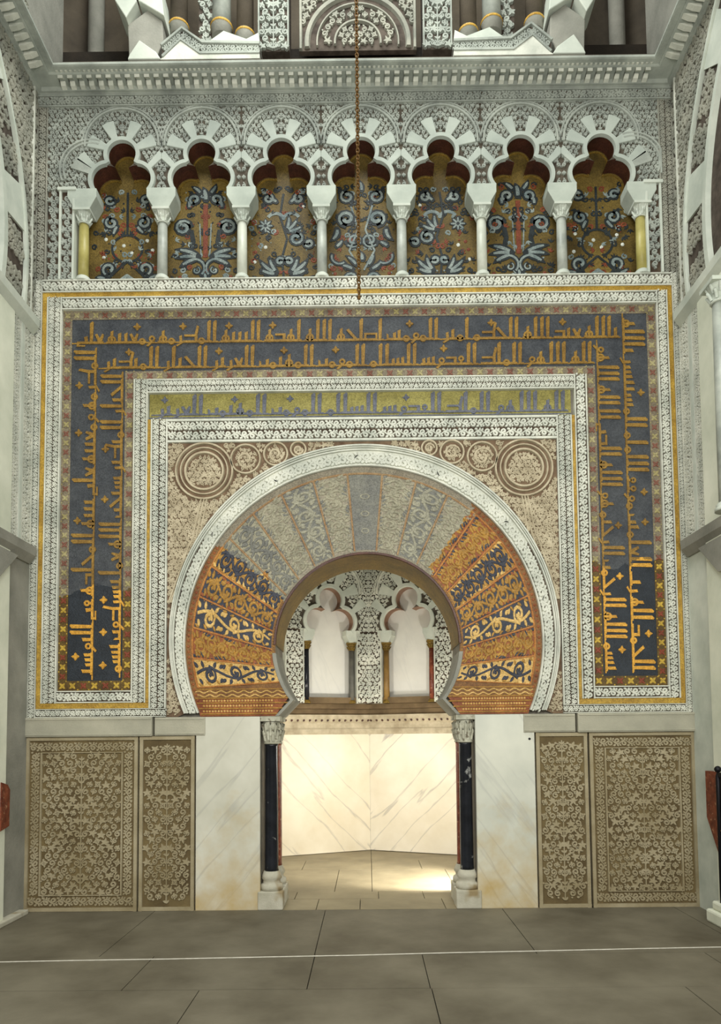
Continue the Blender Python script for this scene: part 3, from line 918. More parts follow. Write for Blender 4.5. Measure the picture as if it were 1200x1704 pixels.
# ------------------------------------------------------------------ frieze: trefoil arcade
S = .00652
zI1, zI0 = fz(311), fz(344)              # impost top and bottom
zFt = fz(156)
bayX = [fx(x, 300) for x in (203, 339, 471, 603, 736, 867, 1001)]
pit = (bayX[-1] - bayX[0]) / 6
bayX = [bayX[0] + pit * i for i in range(7)]
def trefoil(S, off=0.0):                  # outline from lower right round to lower left, origin at the impost top
    r1, r2_ = 25.5 * S + off, 23.5 * S + off
    right = arc(23.5 * S, 17 * S, r1, R(-44), R(120), 18)
    topa = arc(0, 60 * S, r2_, R(-50), R(230), 26)
    right = [p for p in right if hypot(p[0], p[1] - 60 * S) > r2_ * .99]
    topa = [p for p in topa if hypot(abs(p[0]) - 23.5 * S, p[1] - 17 * S) > r1 * .99]
    return right + topa + [(-x, y) for x, y in right[::-1]]
def arch_parts(parent, fr, cx, z0, S, bayhw, ztop, mats, th, lining, extra=0, exs=0, cell=.052):
    """face plate with trefoil opening, lip, radiating voussoirs and rim moulding"""
    tf = [(cx + x, z0 + y) for x, y in trefoil(S)]
    pl = MB(**fr)
    l, r = cx - bayhw - (extra if exs < 0 else 0), cx + bayhw + (extra if exs > 0 else 0)
    out = [(r, z0), (r, ztop), (l, ztop), (l, z0)]
    pg = tf[::-1]
    poly = [(l, z0)] + tf[::-1] + [(r, z0), (r, ztop), (l, ztop)]
    k0 = len(tf)
    pl.mi = 1
    pl.poly(poly, -th, 0, side=lambda i: 2 if 1 <= i < k0 else 0)
    pl.mi = 0
    big = [(cx + x, z0 + y) for x, y in trefoil(S, 9 * S)]
    bigp = [(cx - 40 * S, z0)] + big[::-1] + [(cx + 40 * S, z0)]
    ins = lambda x, y: l < x < r and z0 < y < ztop and not inpoly(x, y, bigp)
    fill(pl, ins, (cx - bayhw, z0, cx + bayhw, ztop), cell, -.002, .016, cell * .14, 4, mirror=cx)
    if extra:
        if exs < 0: fill(pl, ins, (l, z0, cx - bayhw, ztop), cell, -.002, .016, cell * .14, 6)
        else: fill(pl, ins, (cx + bayhw, z0, r, ztop), cell, -.002, .016, cell * .14, 6)
    pl.build('spandrel', mats, parent)
    lp = MB(**fr)
    lp.stroke([(cx + x, z0 + y) for x, y in trefoil(S, 3.6 * S)], 4.2 * S, -.01, .03, top=.75)
    lp.build('lip_moulding', lining[1], parent)
    for sg in (-1, 1):
        for c, r0, r1, an, hf in (((0, 60), 28, 60, 24, 10.5), ((0, 60), 28, 60, 66, 11), ((23.5, 17), 29.5, 62, 48, 9)):
            v = MB(**fr)
            c0 = (cx + sg * c[0] * S, z0 + c[1] * S)
            pts = []
            for (rr, aa) in ((r0, an - hf), (r1, an - hf), (r1 + .6, an), (r1, an + hf), (r0, an + hf)):
                a = R(aa)
                pts.append((c0[0] + sg * rr * S * sin(a), c0[1] + rr * S * cos(a)))
            pts = [(min(max(x, l), r), y) for x, y in pts]
            v.poly(pts[::-1] if sg > 0 else pts, -.01, .027)
            v.build('voussoir', lining[1], parent, bevel=.006)
    rm = MB(**fr)
    for rr, w, hh in ((61.5, 2.4, .03), (66.5, 1.6, .022)):
        rm.stroke([(min(max(x, l), r), y) for x, y in arc(cx, z0 + 78 * S, rr * S, R(-4), R(184), 30)], w * S, -.004, hh)
    if extra:
        for rr in (44, 50):
            c0 = (cx + exs * 53 * S, z0 + 36 * S)
            a0, a1 = (R(70), R(205)) if exs < 0 else (R(110), R(-25))
            rm.stroke([(min(max(x, l), r), max(z0, y)) for x, y in arc(c0[0], c0[1], rr * S, a0, a1, 20)], 2.2 * S, -.004, .028)
        for an, hf in ((exs * 62, 9),):
            c0 = (cx + exs * 22 * S, z0 + 15 * S)
            pts = [(c0[0] + rr * S * sin(R(aa)), c0[1] + rr * S * cos(R(aa))) for rr, aa in ((31, an - hf), (66, an - hf), (66, an + hf), (31, an + hf))]
            rm.poly(pts[::-1], -.004, .026)
    rm.build('rim_moulding', lining[0], parent)
ORD = ['leftmost', 'second from left', 'third from left', 'middle', 'third from right', 'second from right', 'rightmost']
FR0 = dict(o=(0, 0, 0))
exL = bayX[0] - pit / 2 - fx(79, 250); exR = fx(1098, 250) - bayX[6] - pit / 2
proto = None
for i, x in enumerate(bayX):
    lab = 'white trefoil stucco arch with radiating ribs, %s of seven along the frieze' % ORD[i]
    if i in (0, 1, 6):
        t = thing('trefoil_arch', lab, 'arch', (x, 0, zI1), 'trefoil arches of the frieze')
        arch_parts(t, FR0, x, zI1, S, pit / 2, zFt, ['stucco_cool', 'ground_mid', 'lining'], .2, ('stucco_cool', 'smooth_cool'), *((exL, -1) if i == 0 else (exR, 1) if i == 6 else (0, 0)))
        if i == 1: proto = t
    else:
        t = dup(proto, x - bayX[1]); t['label'] = lab
# carved strip above the arches
T = thing('frieze_moulding', 'narrow carved moulding running above the seven trefoil arches', 'moulding', (0, 0, fz(168)))
carved('carved_strip', T, [((XL, fz(165)), (XR, fz(165)), (fz(156) - fz(175)) / 2)], ('stucco_cool', 'ground'), .02, .012)
# imposts and colonnettes
colX = [bayX[0] - pit / 2] + [b + pit / 2 for b in bayX]
colX[0] += .01; colX[-1] -= .01
def impost(cx, lab):
    m = MB()
    a, b = 26 * S, 12.5 * S
    zs = [(zI0, b, .045), (zI0 + .07, a * .72, .06), (zI0 + .13, a * .93, .07), (zI1, a * .93, .07)]
    rows = []
    for z, w, d in zs: rows.append([m.Q(cx - w, -.01 - d * .3, z), m.Q(cx + w, -.01 - d * .3, z), m.Q(cx + w, .19, z), m.Q(cx - w, .19, z)])
    for p, q in zip(rows, rows[1:]):
        for i in range(4): m.face(p[i], p[(i + 1) % 4], q[(i + 1) % 4], q[i])
    m.face(*rows[0][::-1]); m.face(*rows[-1])
    o = m.build('impost_block', 'impost_white', None, bevel=.004)
    return tag(o, lab, 'impost', 'impost blocks of the frieze')
zc0 = zLedge
def colonnette(cx, cy, z0, z1, r, shaft, name, lab, cat, group, capm='smooth', half=False):
    t = thing(name, lab, cat, (cx, cy, z0), group)
    h = z1 - z0
    hb, hc = r * 1.1, r * 2.6
    b = MB(); b.lathe(cx, cy, [(r * 1.5, z0), (r * 1.5, z0 + hb * .35), (r * 1.25, z0 + hb * .5), (r * 1.35, z0 + hb * .75), (r * 1.05, z0 + hb)], 20)
    b.build('base', capm, t)
    s = MB(); s.lathe(cx, cy, [(r, z0 + hb), (r * 1.0, z0 + h * .4), (r * .93, z1 - hc)], 24); s.build('shaft', shaft, t)
    c = MB()
    c.lathe(cx, cy, [(r * 1.05, z1 - hc), (r * 1.2, z1 - hc * .93), (r * .98, z1 - hc * .86), (r * 1.05, z1 - hc * .6), (r * 1.35, z1 - hc * .35), (r * 1.6, z1 - hc * .18)], 16)
    w = r * 1.7
    c.box(cx - w, cy - w, z1 - hc * .18, cx + w, cy + w, z1)
    for ring_, zz, LL in ((0, z1 - hc * .84, hc * .36), (1, z1 - hc * .55, hc * .38)):
        for k in range(8):
            a = 2 * pi * (k + .5 * ring_) / 8
            d = Vector((cos(a), sin(a), 0)); p = Vector((cx, cy, 0))
            q0 = p + d * r * 1.02; q1 = p + d * r * 1.32; q2 = p + d * r * 1.62
            c.tube([(q0.x, q0.y, zz), (q1.x, q1.y, zz + LL * .6), (q2.x, q2.y, zz + LL), (q1.x * .4 + q2.x * .6, q1.y * .4 + q2.y * .6, zz + LL * .82)], [r * .2, r * .24, r * .16, r * .06], 5)
    c.build('capital', capm, t)
    return t
colm = ['col_ochre', 'col_grey', 'col_white', 'col_grey', 'col_grey', 'col_white', 'col_grey', 'col_ochre']
cname = {'col_ochre': 'ochre', 'col_grey': 'grey', 'col_white': 'white'}
place = ['at the left end of the frieze', 'between the first and second mosaic panels from left', 'between the second and third mosaic panels from left', 'just left of the middle mosaic panel',
         'just right of the middle mosaic panel', 'between the third and second mosaic panels from right', 'between the last two mosaic panels on the right', 'at the right end of the frieze']
for i, x in enumerate(colX):
    impost(x, 'white flared impost block %s' % place[i])
    colonnette(x, .045, zc0, zI0, .055, colm[i], 'colonnette', 'slim %s marble colonnette %s' % (cname[colm[i]], place[i]), 'colonnette', 'colonnettes of the frieze')
# mosaic panels behind the arcade
def panel_strokes(kind):
    L = []                                # (points, widths, style) in units: x -1..1, y 0..3.3 (y from the ledge, 1 unit = half width)
    sp = lambda x, y, r, a, t, sg, w=.09: L.append((*spiral(x, y, r, a, t, sg, w), 'd'))
    lf = lambda x, y, a, l, w=.1, b=.3, s='d': L.append((*leaf(x, y, a, l, w, b), s))
    ln = lambda pts, w=.035, s='k': L.append((pts, [w] * len(pts), s))
    dt = lambda x, y, s='w': L.append(('dot', x, y, .055, s))
    both = []
    if kind == 'A':
        ln(arc(0, 1.25, .42, R(-70), R(250), 24)); dt(.12, 1.12); dt(-.1, 1.35); dt(.55, 1.5); dt(-.6, 1.55); dt(.7, 1.2); dt(-.65, 1.0)
        for s in (1, -1):
            ln([(0, .85), (s * .25, .62), (s * .5, .35), (s * .8, .2)])
            sp(s * .5, .62, .2, R(-90), 1.0, s); lf(s * .55, .3, R(90 - s * 70), .35); lf(s * .62, .2, R(90 - s * 110), .3)
            sp(s * .45, 2.05, .18, R(90), 1.1, -s); lf(s * .25, 2.0, R(-90 + s * 30), .4); sp(s * .5, 2.75, .14, 0, 1, s)
            for q in range(4): ln([(0, .45), (s * (.12 + .13 * q), .05)], .025, 'l')
        ln([(0, 1.68), (0, 2.3), (0, 3.0)])
    elif kind == 'B':
        ln([(0, .95), (0, 1.6), (0, 2.6)], .07, 'r')
        for s in (1, -1):
            ln([(s * .12, 1.0), (s * .16, 2.0)], .02, 'l')
            sp(s * .62, 1.88, .24, R(90 + s * 90), 1.35, -s, .1); ln([(s * .4, 1.8), (s * .34, 1.45), (s * .4, 1.15)], .07, 'd')
            for q, a in enumerate((62, 84, 108)): lf(s * .12, .95, R(90 - s * a), .78 - .05 * q, .12, -s * .3)
            L.append((arc(s * .3, .62, .28, R(90 - s * 80), R(90 + s * 150), 14), [.08] * 15, 'd')); sp(s * .25, .55, .12, R(90), 1, s, .05)
            lf(s * .25, .3, R(-90), .22); dt(s * .7, .35, 'p'); dt(s * .6, .2, 'p'); dt(s * .8, .2, 'p')
            sp(s * .3, 2.75, .16, R(-90), 1.1, s); lf(s * .1, 2.9, R(90 - s * 40), .4); lf(s * .45, 2.45, R(90), .3)
        lf(0, 2.65, R(90), .5, .14); lf(0, .25, R(90), .25, .1)
    elif kind in ('C', 'Cm'):
        s = 1 if kind == 'C' else -1
        ln([(0, .3), (-s * .05, .9), (s * .1, 1.5), (-s * .1, 2.2), (0, 2.9)])
        for k in range(8): lf(-s * .5, 1.9, k * pi / 4, .24, .07, 0)
        sp(s * .35, 1.5, .2, R(90), 1.3, -s); sp(s * .7, 1.35, .13, R(180), 1.1, s)
        for a in (20, 50, 80): lf(s * .05, 1.72, R(90 - s * a), .55, .1, s * .4)
        for a, l in ((35, .6), (60, .72), (85, .55)): lf(s * .15, .42, R(90 - s * a), l, .12, s * .4); lf(-s * .15, .42, R(90 + s * a), l, .11, -s * .4)
        sp(-s * .1, .8, .12, 0, 1.1, s); sp(s * .15, .8, .12, pi, 1.1, -s)
        for q in (1, -1):
            L.append((arc(q * .22, 2.05, .24, R(90 - q * 60), R(90 + q * 80), 10), [.05] * 11, 'l')); sp(q * .42, 2.75, .15, R(90), 1.1, q); lf(q * .15, 2.6, R(90 - q * 50), .35)
        dt(-s * .7, 1.35, 'p'); dt(-s * .5, 1.25); dt(-s * .78, 1.1, 'p'); dt(s * .55, 2.5); dt(0, .2, 'p'); dt(-s * .8, .8)
    else:
        for s in (1, -1):
            sp(s * .42, 2.1, .24, R(-90), 1.3, s, .11); sp(s * .22, 1.42, .24, R(90 - s * 90), 1.4, -s, .07); lf(s * .7, 1.85, R(-90), .5, .12, s * .8)
            L.append((arc(s * .62, .92, .22, R(90 - s * 60), R(90 - s * 230), 12), [.07] * 13, 'd')); lf(s * .75, 1.2, R(90 + s * 50), .35)
            sp(s * .3, .25, .2, R(-90), 1.3, s, .08); lf(s * .12, .6, R(90 - s * 35), .5); lf(s * .2, .5, R(90 - s * 60), .45)
            dt(s * .75, .4, 'p'); dt(s * .85, .55, 'p'); dt(s * .7, .25, 'w')
            sp(s * .4, 2.78, .2, R(90), 1.2, -s); ln([(s * .05, .5), (s * .35, 1.1), (s * .1, 1.75), (s * .3, 2.5)], .03, 'l')
        lf(0, .75, R(90), .35, .12); lf(0, 2.9, R(90), .4, .1)
    return L
pk = ['A', 'B', 'C', 'D', 'Cm', 'B', 'A']
pdesc = {'A': 'looped heart and white stars', 'B': 'stalk, curls and fan leaves', 'C': 'flower at upper left', 'D': 'paired scrolls behind chain', 'Cm': 'flower at upper right'}
HWp = .40
for i, x in enumerate(bayX):
    T = thing('mosaic_panel', 'gold mosaic panel with %s, %s of seven' % (pdesc[pk[i]], ORD[i]), 'mosaic panel', (x, .19, zLedge), 'mosaic panels of the frieze')
    g_ = MB(o=(0, .196, 0)); g_.rect(x - pit / 2 + .008, zLedge, x + pit / 2 - .008, zI1 + 85 * S, -.03, 0); g_.build('ground', 'p_gold', T)
    d = MB(o=(0, .196, 0)); li = MB(o=(0, .196, 0))
    mp = lambda u, v: (x + u * HWp, zLedge + .02 + v * HWp * .93)
    smap = {'k': 0, 'r': 2, 'l': 1, 'd': 0, 'w': 3, 'p': 2}
    for q in panel_strokes(pk[i]):
        if q[0] == 'dot':
            d.mi = smap[q[4]]; d.dot(*mp(q[1], q[2]), q[3] * HWp, 0, .006)
            continue
        pts, ws, sty = q
        P_ = [mp(*p) for p in pts]
        d.mi = smap[sty]
        d.stroke(P_, [w * HWp * 1.0 for w in ws], -.001, .004, top=.9)
        if sty == 'd':
            d.mi = 1
            d.stroke(P_[1:-1], [w * HWp * .4 for w in ws[1:-1]], .003, .007, top=.9)
    # beads and short sprigs scattered over the gold
    rnd = random.Random(i * 7 + 3)
    for _ in range(75):
        u, v = rnd.uniform(.06, .93), rnd.uniform(.08, 3.1)
        if v > 2.3 and abs(u) > .7: continue
        d.mi = rnd.choice((0, 0, 2, 0, 1))
        kind = rnd.randrange(3); a = rnd.uniform(0, 6.28)
        for sg in (1, -1):
            if kind == 0: d.dot(*mp(sg * u, v), rnd.uniform(.008, .015), -.001, .0035, n=6)
            elif kind == 1:
                P_, ws = spiral(u, v, .085, a, 1.1, 1, .028, 9)
                d.stroke([mp(sg * x_, y_) for x_, y_ in P_], [w * HWp for w in ws], -.001, .0035)
            else:
                for k in range(3):
                    P_, ws = leaf(u, v, a + (k - 1) * .8, .13, .03)
                    d.stroke([mp(sg * x_, y_) for x_, y_ in P_], [w * HWp for w in ws], -.001, .0035)
    d.build('scrollwork', ['p_dark', 'p_light', 'p_red', 'p_white'], T)
    rr = MB(o=(0, .196, 0))
    rr.stroke([(x + a * .97, zI1 + b - .01) for a, b in trefoil(S, -2.5 * S)], .008, -.001, .012)
    rr.build('gilt_edge', 'soffit_gold', T)
# side panels of the frieze, beyond the end colonnettes
for lab, xa, xb in (('carved stucco strip left of the leftmost frieze colonnette', fx(101, 400), fx(123, 400)), ('carved stucco strip right of the rightmost frieze colonnette', fx(1077, 400), fx(1100, 400))):
    T = thing('stucco_relief', lab, 'carved panel', ((xa + xb) / 2, 0, zLedge))
    m = MB(); m.mi = 1; m.rect(xa, zLedge, xb, zI1, -.12, 0); m.mi = 0
    fill(m, lambda u, v: xa < u < xb and zLedge < v < zI1 - .02, (xa, zLedge, xb, zI1), (xb - xa) / 2, -.002, .018, .011, 8)
    m.build('arabesque', ['stucco_cool', 'ground'], T)
    for q in (xa, xb): bar(T, 'frame_rail', 'smooth', q - .012, zLedge, q + .012, zI1, -.1, .03)
    bar(T, 'cap_rail', 'smooth', xa - .03, zI1 - .02, xb + .03, zI1 + .015, -.1, .04)
for lab, xa, xb in (('tall carved strip in the corner left of the frieze', XL + .005, fx(79, 330)), ('tall carved strip in the corner right of the frieze', fx(1098, 330), XR - .005)):
    T = thing('corner_strip', lab, 'carved panel', ((xa + xb) / 2, 0, zLedge))
    carved('carved_strip', T, [(((xa + xb) / 2, zLedge), ((xa + xb) / 2, zFt), (xb - xa) / 2)], ('stucco_dim', 'ground'))
m = MB(); xa, xb = fx(79, 400), fx(101, 400)
for xa, xb, lab in ((fx(79, 400), fx(99, 400), 'left'), (fx(1102, 400), fx(1099, 400), 'right')):
    if xb - xa > .03:
        m = MB(); m.mi = 1; m.rect(xa, zLedge, xb, zI1, -.12, -.01); m.mi = 0
        fill(m, lambda u, v: xa < u < xb, (xa, zLedge, xb, zI1), .07, -.012, .006, .01, 8)
        tag(m.build('stucco_relief', ['stucco_cool', 'ground']), 'narrow carved stucco strip at the far %s edge of the frieze' % lab, 'carved panel')

# ------------------------------------------------------------------ cornice
def cprof(zb, k=1.0):
    z = lambda q: zb + q * k
    return [(z(0), -.08), (z(0), .015), (z(.03), .035), (z(.05), .035), (z(.06), .06), (z(.24), .06), (z(.25), .2), (z(.28), .215), (z(.31), .215), (z(.33), .27), (z(.36), .285), (z(.45), .285), (z(.45), -.3)]
zC = fz(155) + .0
kc = (fz(97, 600, -.285) - zC) / .45
CO = thing('cornice', 'carved stucco cornice with a row of small brackets above the trefoil frieze', 'cornice', (0, 0, zC))
c = MB(); c.run(cprof(zC, kc), XL, XR); c.build('shelf', 'stucco_cool', CO)
nd = 62
for i in range(nd):
    x = XL + .32 + (XR - XL - .64) * i / (nd - 1)
    m = MB()
    zl, zh = zC + .09 * kc, zC + .25 * kc
    pr = [(zh, .05), (zh, .195), (zh - .03, .19), (zl + .05, .13), (zl + .01, .1), (zl, .05)]
    m.run(pr, x - .027, x + .027)
    m.build('bracket', 'stucco', CO)
bd = MB()
for i in range(130):
    x = XL + .3 + (XR - XL - .6) * i / 129
    bd.box(x - .012, -.235, zC + .285 * kc, x + .012, -.2, zC + .315 * kc)
bd.build('bead_row', 'stucco', CO)
for sg, X, lab in ((-1, XL, 'left'), (1, XR, 'right')):
    T = thing('cornice', 'carved stucco cornice along the top of the %s side wall' % lab, 'cornice', (X, -1.2, zC))
    fr = dict(o=(X, 0, 0), eu=(0, -1 if sg < 0 else 1, 0) if False else ((0, 1, 0) if sg < 0 else (0, -1, 0)), ev=(0, 0, 1))
    m = MB(**fr)
    # en must point into the room
    if m.en.x * sg > 0: fr['eu'] = tuple(-q for q in fr['eu']); m = MB(**fr)
    d = 1 if fr['eu'][1] > 0 else -1
    m.run(cprof(zC, kc), *sorted((d * -3.0, d * 0.0)))
    m.build('shelf', 'stucco_cool', T)
    b2 = MB(**fr)
    for i in range(28):
        u = d * (-.34 - i * .1)
        b2.run([(zC + .25 * kc, .05), (zC + .25 * kc, .195), (zC + .14 * kc, .13), (zC + .09 * kc, .05)], u - .027, u + .027)
    b2.build('bracket_row', 'stucco', T)
    s2 = MB(**fr)
    strip(s2, *sorted(((d * -2.2, zC + .65), (d * -.3, zC + .65))), .12)
    s2.mi = 0
    s2.rect(*( [d * -2.9] if d > 0 else [-.3]), zC + .45 * kc, *([-.3] if d > 0 else [2.9]), zC + 1.4, -.1, -.02)
    s2.build('carved_attic', ['stucco_dim', 'ground_dim'], T)

# ------------------------------------------------------------------ dado
def dado_panel(x0, x1, z0, z1, lab, seed, border, h=.0):
    T = thing('carved_slab', lab, 'carved slab', ((x0 + x1) / 2, 0, z0))
    m = MB(); m.mi = 1; m.rect(x0 + .004, z0, x1 - .004, z1, -.05, h, side=0)
    m.mi = 0
    for a, b in (((x0 + .02, z0), (x0 + .02, z1)), ((x1 - .02, z0), (x1 - .02, z1)), ((x0, z0 + .02), (x1, z0 + .02)), ((x0, z1 - .02), (x1, z1 - .02))): m.stroke([a, b], .02, h - .002, h + .018, top=.85)
    m.build('slab', ['dado', 'dado_ground'], T)
    ix0, ix1, iz0, iz1 = x0 + .04, x1 - .04, z0 + .04, z1 - .04
    if border:
        bb = MB()
        w = .062
        for p0, p1 in (((ix0 + w, iz0 + 2 * w), (ix0 + w, iz1 - 2 * w)), ((ix1 - w, iz0 + 2 * w), (ix1 - w, iz1 - 2 * w)), ((ix0, iz0 + w), (ix1, iz0 + w)), ((ix0, iz1 - w), (ix1, iz1 - w))):
            dx, dy = p1[0] - p0[0], p1[1] - p0[1]; L = hypot(dx, dy); ex, ey = dx / L, dy / L
            vine(bb, L, w * .85, h - .002, h + .012, lambda s, t: (p0[0] + ex * s - ey * t, p0[1] + ey * s + ex * t), w=.0105)
        ix0 += 2 * w; ix1 -= 2 * w; iz0 += 2 * w; iz1 -= 2 * w
        bb.stroke([(ix0, iz0), (ix1, iz0), (ix1, iz1), (ix0, iz1)], .012, h - .002, h + .018, closed=True)
        bb.build('border', 'dado', T)
    a = MB()
    fill(a, lambda u, v: ix0 < u < ix1 and iz0 < v < iz1, (ix0, iz0, ix1, iz1), .078, h - .002, h + .014, .0098, seed, mirror=(ix0 + ix1) / 2)
    a.build('arabesque', 'dado', T)
zd1 = fz(1222)
ym = 1350
dado_panel(XL, fx(229.5, ym), 0, zd1, 'broad carved tan marble dado slab at the far left', 31, True)
dado_panel(fx(232, ym), fx(324, ym), 0, zd1, 'narrow carved tan marble dado slab left of the doorway', 32, False)
dado_panel(fx(894, ym), fx(980, ym), 0, zd1, 'narrow carved tan marble dado slab right of the doorway', 33, False)
dado_panel(fx(983, ym), XR, 0, zd1, 'broad carved tan marble dado slab at the far right', 34, True)
for xa, xb, mt, lab in ((fx(326, ym), jl, 'slab', 'plain pale marble slab with yellow foot left of the doorway'), (jr, fx(892, ym), 'slab_right', 'plain cool grey marble slab right of the doorway')):
    m = MB(); m.rect(xa, 0, xb, zDado - .004, -.05, .008, back=True)
    tag(m.build('marble_slab', mt, None, bevel=.005), lab, 'marble slab')
def lintel(x0, x1, z0, z1, h, lab, foot=None):
    m = MB(); m.rect(x0, z0, x1, z1, -.06, h, back=True)
    t = thing('dado_lintel', lab, 'lintel', ((x0 + x1) / 2, 0, z0))
    m.build('block', 'dado_lintel', t, bevel=.006)
    f = MB()
    for z in (z0 + .02, z1 - .02): f.stroke([(x0 + .01, z), (x1 - .01, z)], .008, h - .002, h + .008)
    f.build('fillet', 'dado_lintel', t)
    return t
def lt(a, b): return fx(a, 1206), fx(b, 1206)
lintel(XL, fx(255, 1206), zd1, zDado, .05, 'long plain marble lintel over the far left carved slab')
lintel(*lt(258, 342), zd1 + .004, zDado - .004, .02, 'short plain marble lintel over the narrow left carved slab')
lintel(*lt(871, 957), zd1 + .004, zDado - .004, .02, 'short plain marble lintel over the narrow right carved slab')
lintel(fx(960, 1206), XR, zd1, zDado, .05, 'long plain marble lintel over the far right carved slab')
m = MB(); m.rect(-.012, -.012, .012, .012, 0, .006)
na = MB(o=(fx(881, 1226), -.008, fz(1232))); na.dot(0, 0, .014, 0, .014, n=10)
tag(na.build('peg', 'iron'), 'small dark iron peg in the cool grey marble slab', 'peg')

# ------------------------------------------------------------------ doorway columns
def door_col(px, Y, shaft, lab, mirror=1):
    cx = fx(px, 1350)
    zcap, zsh, zpl, zbs = zDado - .003, fz(1237), fz(1482), fz(1450)
    t = thing('door_column', lab, 'column', (cx, Y, 0), 'columns of the doorway')
    r = .068
    b = MB(); b.box(cx - .13, Y - .125, 0, cx + .13, Y + .115, zpl)
    b.build('plinth', 'base_stone', t, bevel=.012)
    b = MB(); b.lathe(cx, Y, [(.115, zpl), (.12, zpl + .03), (.115, zpl + .06), (.09, zpl + .075), (.088, zpl + .1), (.105, zpl + .12), (.1, zpl + .15), (.078, zbs)], 28)
    b.build('base', 'base_stone', t)
    s = MB(); s.lathe(cx, Y, [(r * 1.08, zbs), (r * 1.02, zbs + .03), (r, zbs + .5), (r * .97, zsh - .02), (r * 1.05, zsh)], 32); s.build('shaft', shaft, t)
    c = MB()
    h = zcap - zsh
    c.lathe(cx, Y, [(r * 1.15, zsh), (r * 1.2, zsh + .015), (r * 1.02, zsh + .03), (r * 1.12, zsh + h * .5), (r * 1.35, zsh + h * .8)], 24)
    w = r * 1.5
    c.box(cx - w, Y - w, zcap - h * .18, cx + w, Y + w, zcap)
    for rg, zz, LL, nn in ((0, zsh + .03, h * .4, 10), (1, zsh + h * .3, h * .45, 10)):
        for k in range(nn):
            a = 2 * pi * (k + .5 * rg) / nn
            d = Vector((cos(a), sin(a), 0))
            q = lambda f: Vector((cx, Y, 0)) + d * r * f
            c.tube([(*q(1.05).xy, zz), (*q(1.22).xy, zz + LL * .55), (*q(1.5).xy, zz + LL), (*q(1.55).xy, zz + LL * .8)], [.014, .018, .012, .005], 5)
    c.build('capital', 'capital', t)
door_col(450, .10, 'black', 'black marble column with carved capital at the left jamb of the doorway')
door_col(778, .10, 'black', 'black marble column with carved capital at the right jamb of the doorway')
door_col(449.5, .42, 'jasper', 'red jasper column behind the left black column')
door_col(779, .42, 'jasper', 'red jasper column behind the right black column')

# ------------------------------------------------------------------ niche
VB = Vector((.024, 3.81, 0)); RO = 1.86
nc = Vector((.024, 1.95, 0))
vt = [nc + Vector((RO * cos(R(90 + 45 * k)), RO * sin(R(90 + 45 * k)), 0)) for k in range(8)]
ztopN = 4.75
zNc0, zNc1 = 1.80, 2.10
NW = MB()
for k in (1, 2, 5, 6):
    a, b = vt[k], vt[(k + 1) % 8]
    o = [NW.Q(a.x, a.y, 0), NW.Q(b.x, b.y, 0), NW.Q(b.x, b.y, ztopN), NW.Q(a.x, a.y, ztopN)]
    NW.face(*o)
for k in (0, 7):
    a, b = vt[k], vt[(k + 1) % 8]
    n_ = ((a + b) / 2 - nc).normalized() * .4
    a2, b2 = a + n_, b + n_
    o = [NW.Q(a2.x, a2.y, 0), NW.Q(b2.x, b2.y, 0), NW.Q(b2.x, b2.y, ztopN), NW.Q(a2.x, a2.y, ztopN)]
    NW.face(*o)
struct('wall_niche', NW, 'niche_plain')
cl = MB()
ap = cl.Q(nc.x, nc.y, 5.9)
mid = [nc + (v - nc) * .75 for v in vt]
A8 = [cl.Q(v.x * 1.0, v.y, ztopN) for v in [Vector((q.x, max(q.y, .7), 0)) for q in vt]]
B8 = [cl.Q(v.x, max(v.y, .8), 5.4) for v in mid]
for k in range(8):
    cl.face(A8[k], A8[(k + 1) % 8], B8[(k + 1) % 8], B8[k]); cl.face(B8[k], B8[(k + 1) % 8], ap)
struct('ceiling', cl, 'stucco')
